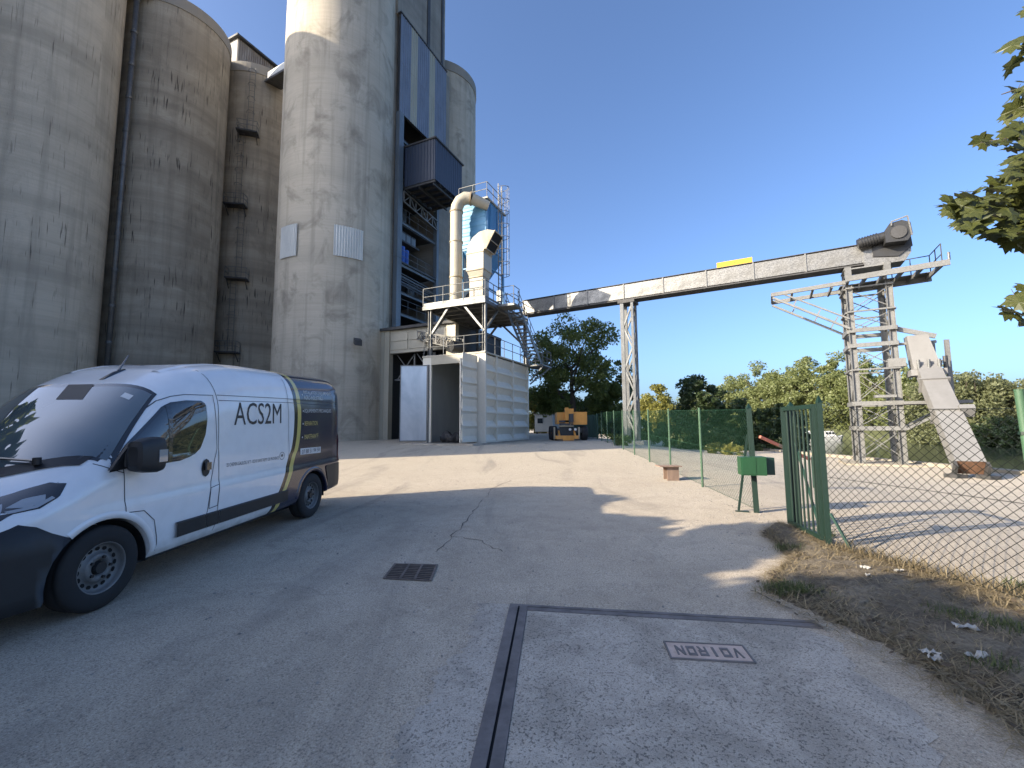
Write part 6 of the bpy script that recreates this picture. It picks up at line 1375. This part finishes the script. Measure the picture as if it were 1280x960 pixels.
# ------------------------------------------------------------------ verge: dead grass, green tufts, litter
def verge_pt(r):
    i = r.random() * (len(VERGE) - 1); k = int(i); t = i - k; a = VERGE[k][0].lerp(VERGE[k + 1][0], t); b = VERGE[k][1].lerp(VERGE[k + 1][1], t); return a.lerp(b, r.random() * 1.12 - .12 if r.random() < .25 else r.random() ** .9)
def blades(n, seed, hmin, hmax, lay, pts=None):
    r = random.Random(seed); vs = []; fs = []
    for i in range(n):
        p = pts(r) if pts else verge_pt(r); z = G(p.x, p.y) + .02; an = r.uniform(0, 6.28); L = r.uniform(hmin, hmax); el = r.uniform(*lay); w = r.uniform(.0016, .0038); s = Vector((-math.sin(an), math.cos(an), 0)) * w
        d = Vector((math.cos(an) * math.cos(el), math.sin(an) * math.cos(el), math.sin(el))); q = Vector((p.x, p.y, z)); mid = q + d * L * .55; e = q + d * L + Vector((0, 0, -L * r.uniform(.05, .3))); k = len(vs)
        if e.z < z - .01: e.z = z
        vs += [q - s, q + s, mid + s, mid - s, e + s * .3, e - s * .3]; fs += [(k, k + 1, k + 2, k + 3), (k + 3, k + 2, k + 4, k + 5)]
    return vs, fs
v_, f_ = blades(26000, 1, .05, .22, (.02, .6)); o = bpy.data.objects.new('dead_grass', fast_mesh('dead_grass', v_, f_, MAT['dry_grass'])); COL.objects.link(o); props(o, 'flattened straw-coloured dead grass over the verge soil', 'grass', None, 'stuff')
tufts = [gnd(*p) for p in ((975, 744), (990, 742), (1005, 746), (1190, 775), (1200, 782), (1240, 790), (1262, 795), (1275, 740), (1270, 800), (1030, 672), (985, 690), (1255, 845))]
def tp(r): c = tufts[r.randrange(len(tufts))]; return c + Vector((r.gauss(0, .09), r.gauss(0, .06), 0))
v_, f_ = blades(2600, 2, .05, .13, (.6, 1.45), tp); o = bpy.data.objects.new('green_tufts', fast_mesh('green_tufts', v_, f_, MAT['green_grass'])); COL.objects.link(o); props(o, 'short green grass tufts sprouting in the verge', 'grass', None, 'stuff')
fl_ = []
def fp(r): i = r.random(); a = Vector((4.04, 5.8, 0)).lerp(Vector((4.9, 3.7, 0)), i); return a + Vector((r.gauss(0, .06), r.gauss(0, .05), 0))
v_, f_ = blades(1800, 5, .06, .24, (.2, 1.3), fp); o = bpy.data.objects.new('fence_line_grass', fast_mesh('fence_line_grass', v_, f_, MAT['dry_grass'])); COL.objects.link(o); props(o, 'dry stalks standing along the foot of the wire fence', 'grass', None, 'stuff')
# leaf litter scraps
r = random.Random(9); vs = []; fs = []
for i in range(1500):
    p = verge_pt(r); z = G(p.x, p.y) + r.uniform(.02, .06); s = r.uniform(.012, .04); an = r.uniform(0, 6.28); a = Vector((math.cos(an), math.sin(an), r.uniform(-.4, .4))) * s; b = Vector((-math.sin(an), math.cos(an), r.uniform(-.4, .4))) * s * .6; c = Vector((p.x, p.y, z)); k = len(vs); vs += [c - a, c - b, c + a, c + b]; fs.append((k, k + 1, k + 2, k + 3))
painted('leaf_litter_brown', (.10, .075, .05), .9, .5, 9)
o = bpy.data.objects.new('leaf_litter', fast_mesh('leaf_litter', vs, fs, MAT['leaf_litter_brown'])); COL.objects.link(o); props(o, 'brown scraps of dead leaves over the verge', 'litter', None, 'stuff')
lit = [(1087, 728, .05, .035, 'small white paper scrap lying near the gate end of the verge'), (1082, 718, .08, .02, 'thin white strip of litter just behind the small paper scrap'), (1125, 722, .09, .022, 'long pale strip of litter close under the wire fence'), (1162, 828, .11, .045, 'crumpled white paper at the asphalt edge of the verge'), (1170, 836, .08, .03, 'folded white wrapper beside the crumpled paper'), (1208, 795, .13, .07, 'large crumpled grey-white sheet in the middle of the verge'), (1225, 833, .13, .04, 'torn pale bag lying on dark leaf litter')]
for i, (u, v, w, h, lab) in enumerate(lit):
    q = gnd(u, v); r = random.Random(i + 50); m = MB(); an = r.uniform(-.6, .2); rows = []
    for a in range(7):
        row = []
        for b in range(5):
            x, y = (a / 6 - .5) * 1.3 * w, (b / 4 - .5) * 1.5 * h; k = 1 - .25 * r.random(); row.append((q.x + (x * math.cos(an) - y * math.sin(an)) * k, q.y + (x * math.sin(an) + y * math.cos(an)) * k, G(q.x, q.y) + .055 + r.uniform(0, .035)))
        rows.append(row)
    m.grid(rows); props(m.build('paper_litter', MAT['paper'], loc=q, fix=False), lab, 'litter', 'litter on the verge')
# stones along the yard edge
r = random.Random(77); vs = []; fs = []
for i in range(2600):
    y = r.uniform(2.0, 20); x = r.choice([r.uniform(-3, 4.5), r.gauss(fx(y) - .2, .5), r.uniform(4.5, 12)]); z = G(x, y); s = r.uniform(.003, .012) * (1 + .02 * y); k = len(vs)
    pts = [(-s, -s * r.uniform(.6, 1), 0), (s * r.uniform(.6, 1), -s, 0), (s, s * r.uniform(.6, 1), 0), (-s * r.uniform(.6, 1), s, 0)]
    vs += [(x + a, y + b, z + .0) for a, b, c in pts] + [(x + a * .55, y + b * .55, z + s * r.uniform(.6, 1.1)) for a, b, c in pts]; fs += [(k, k + 1, k + 5, k + 4), (k + 1, k + 2, k + 6, k + 5), (k + 2, k + 3, k + 7, k + 6), (k + 3, k, k + 4, k + 7), (k + 4, k + 5, k + 6, k + 7)]
painted('grit', (.30, .285, .255), .9, .5, 3)
o = bpy.data.objects.new('loose_grit', fast_mesh('loose_grit', vs, fs, MAT['grit'])); COL.objects.link(o); props(o, 'loose grit and small stones over the yard', 'gravel', None, 'stuff')
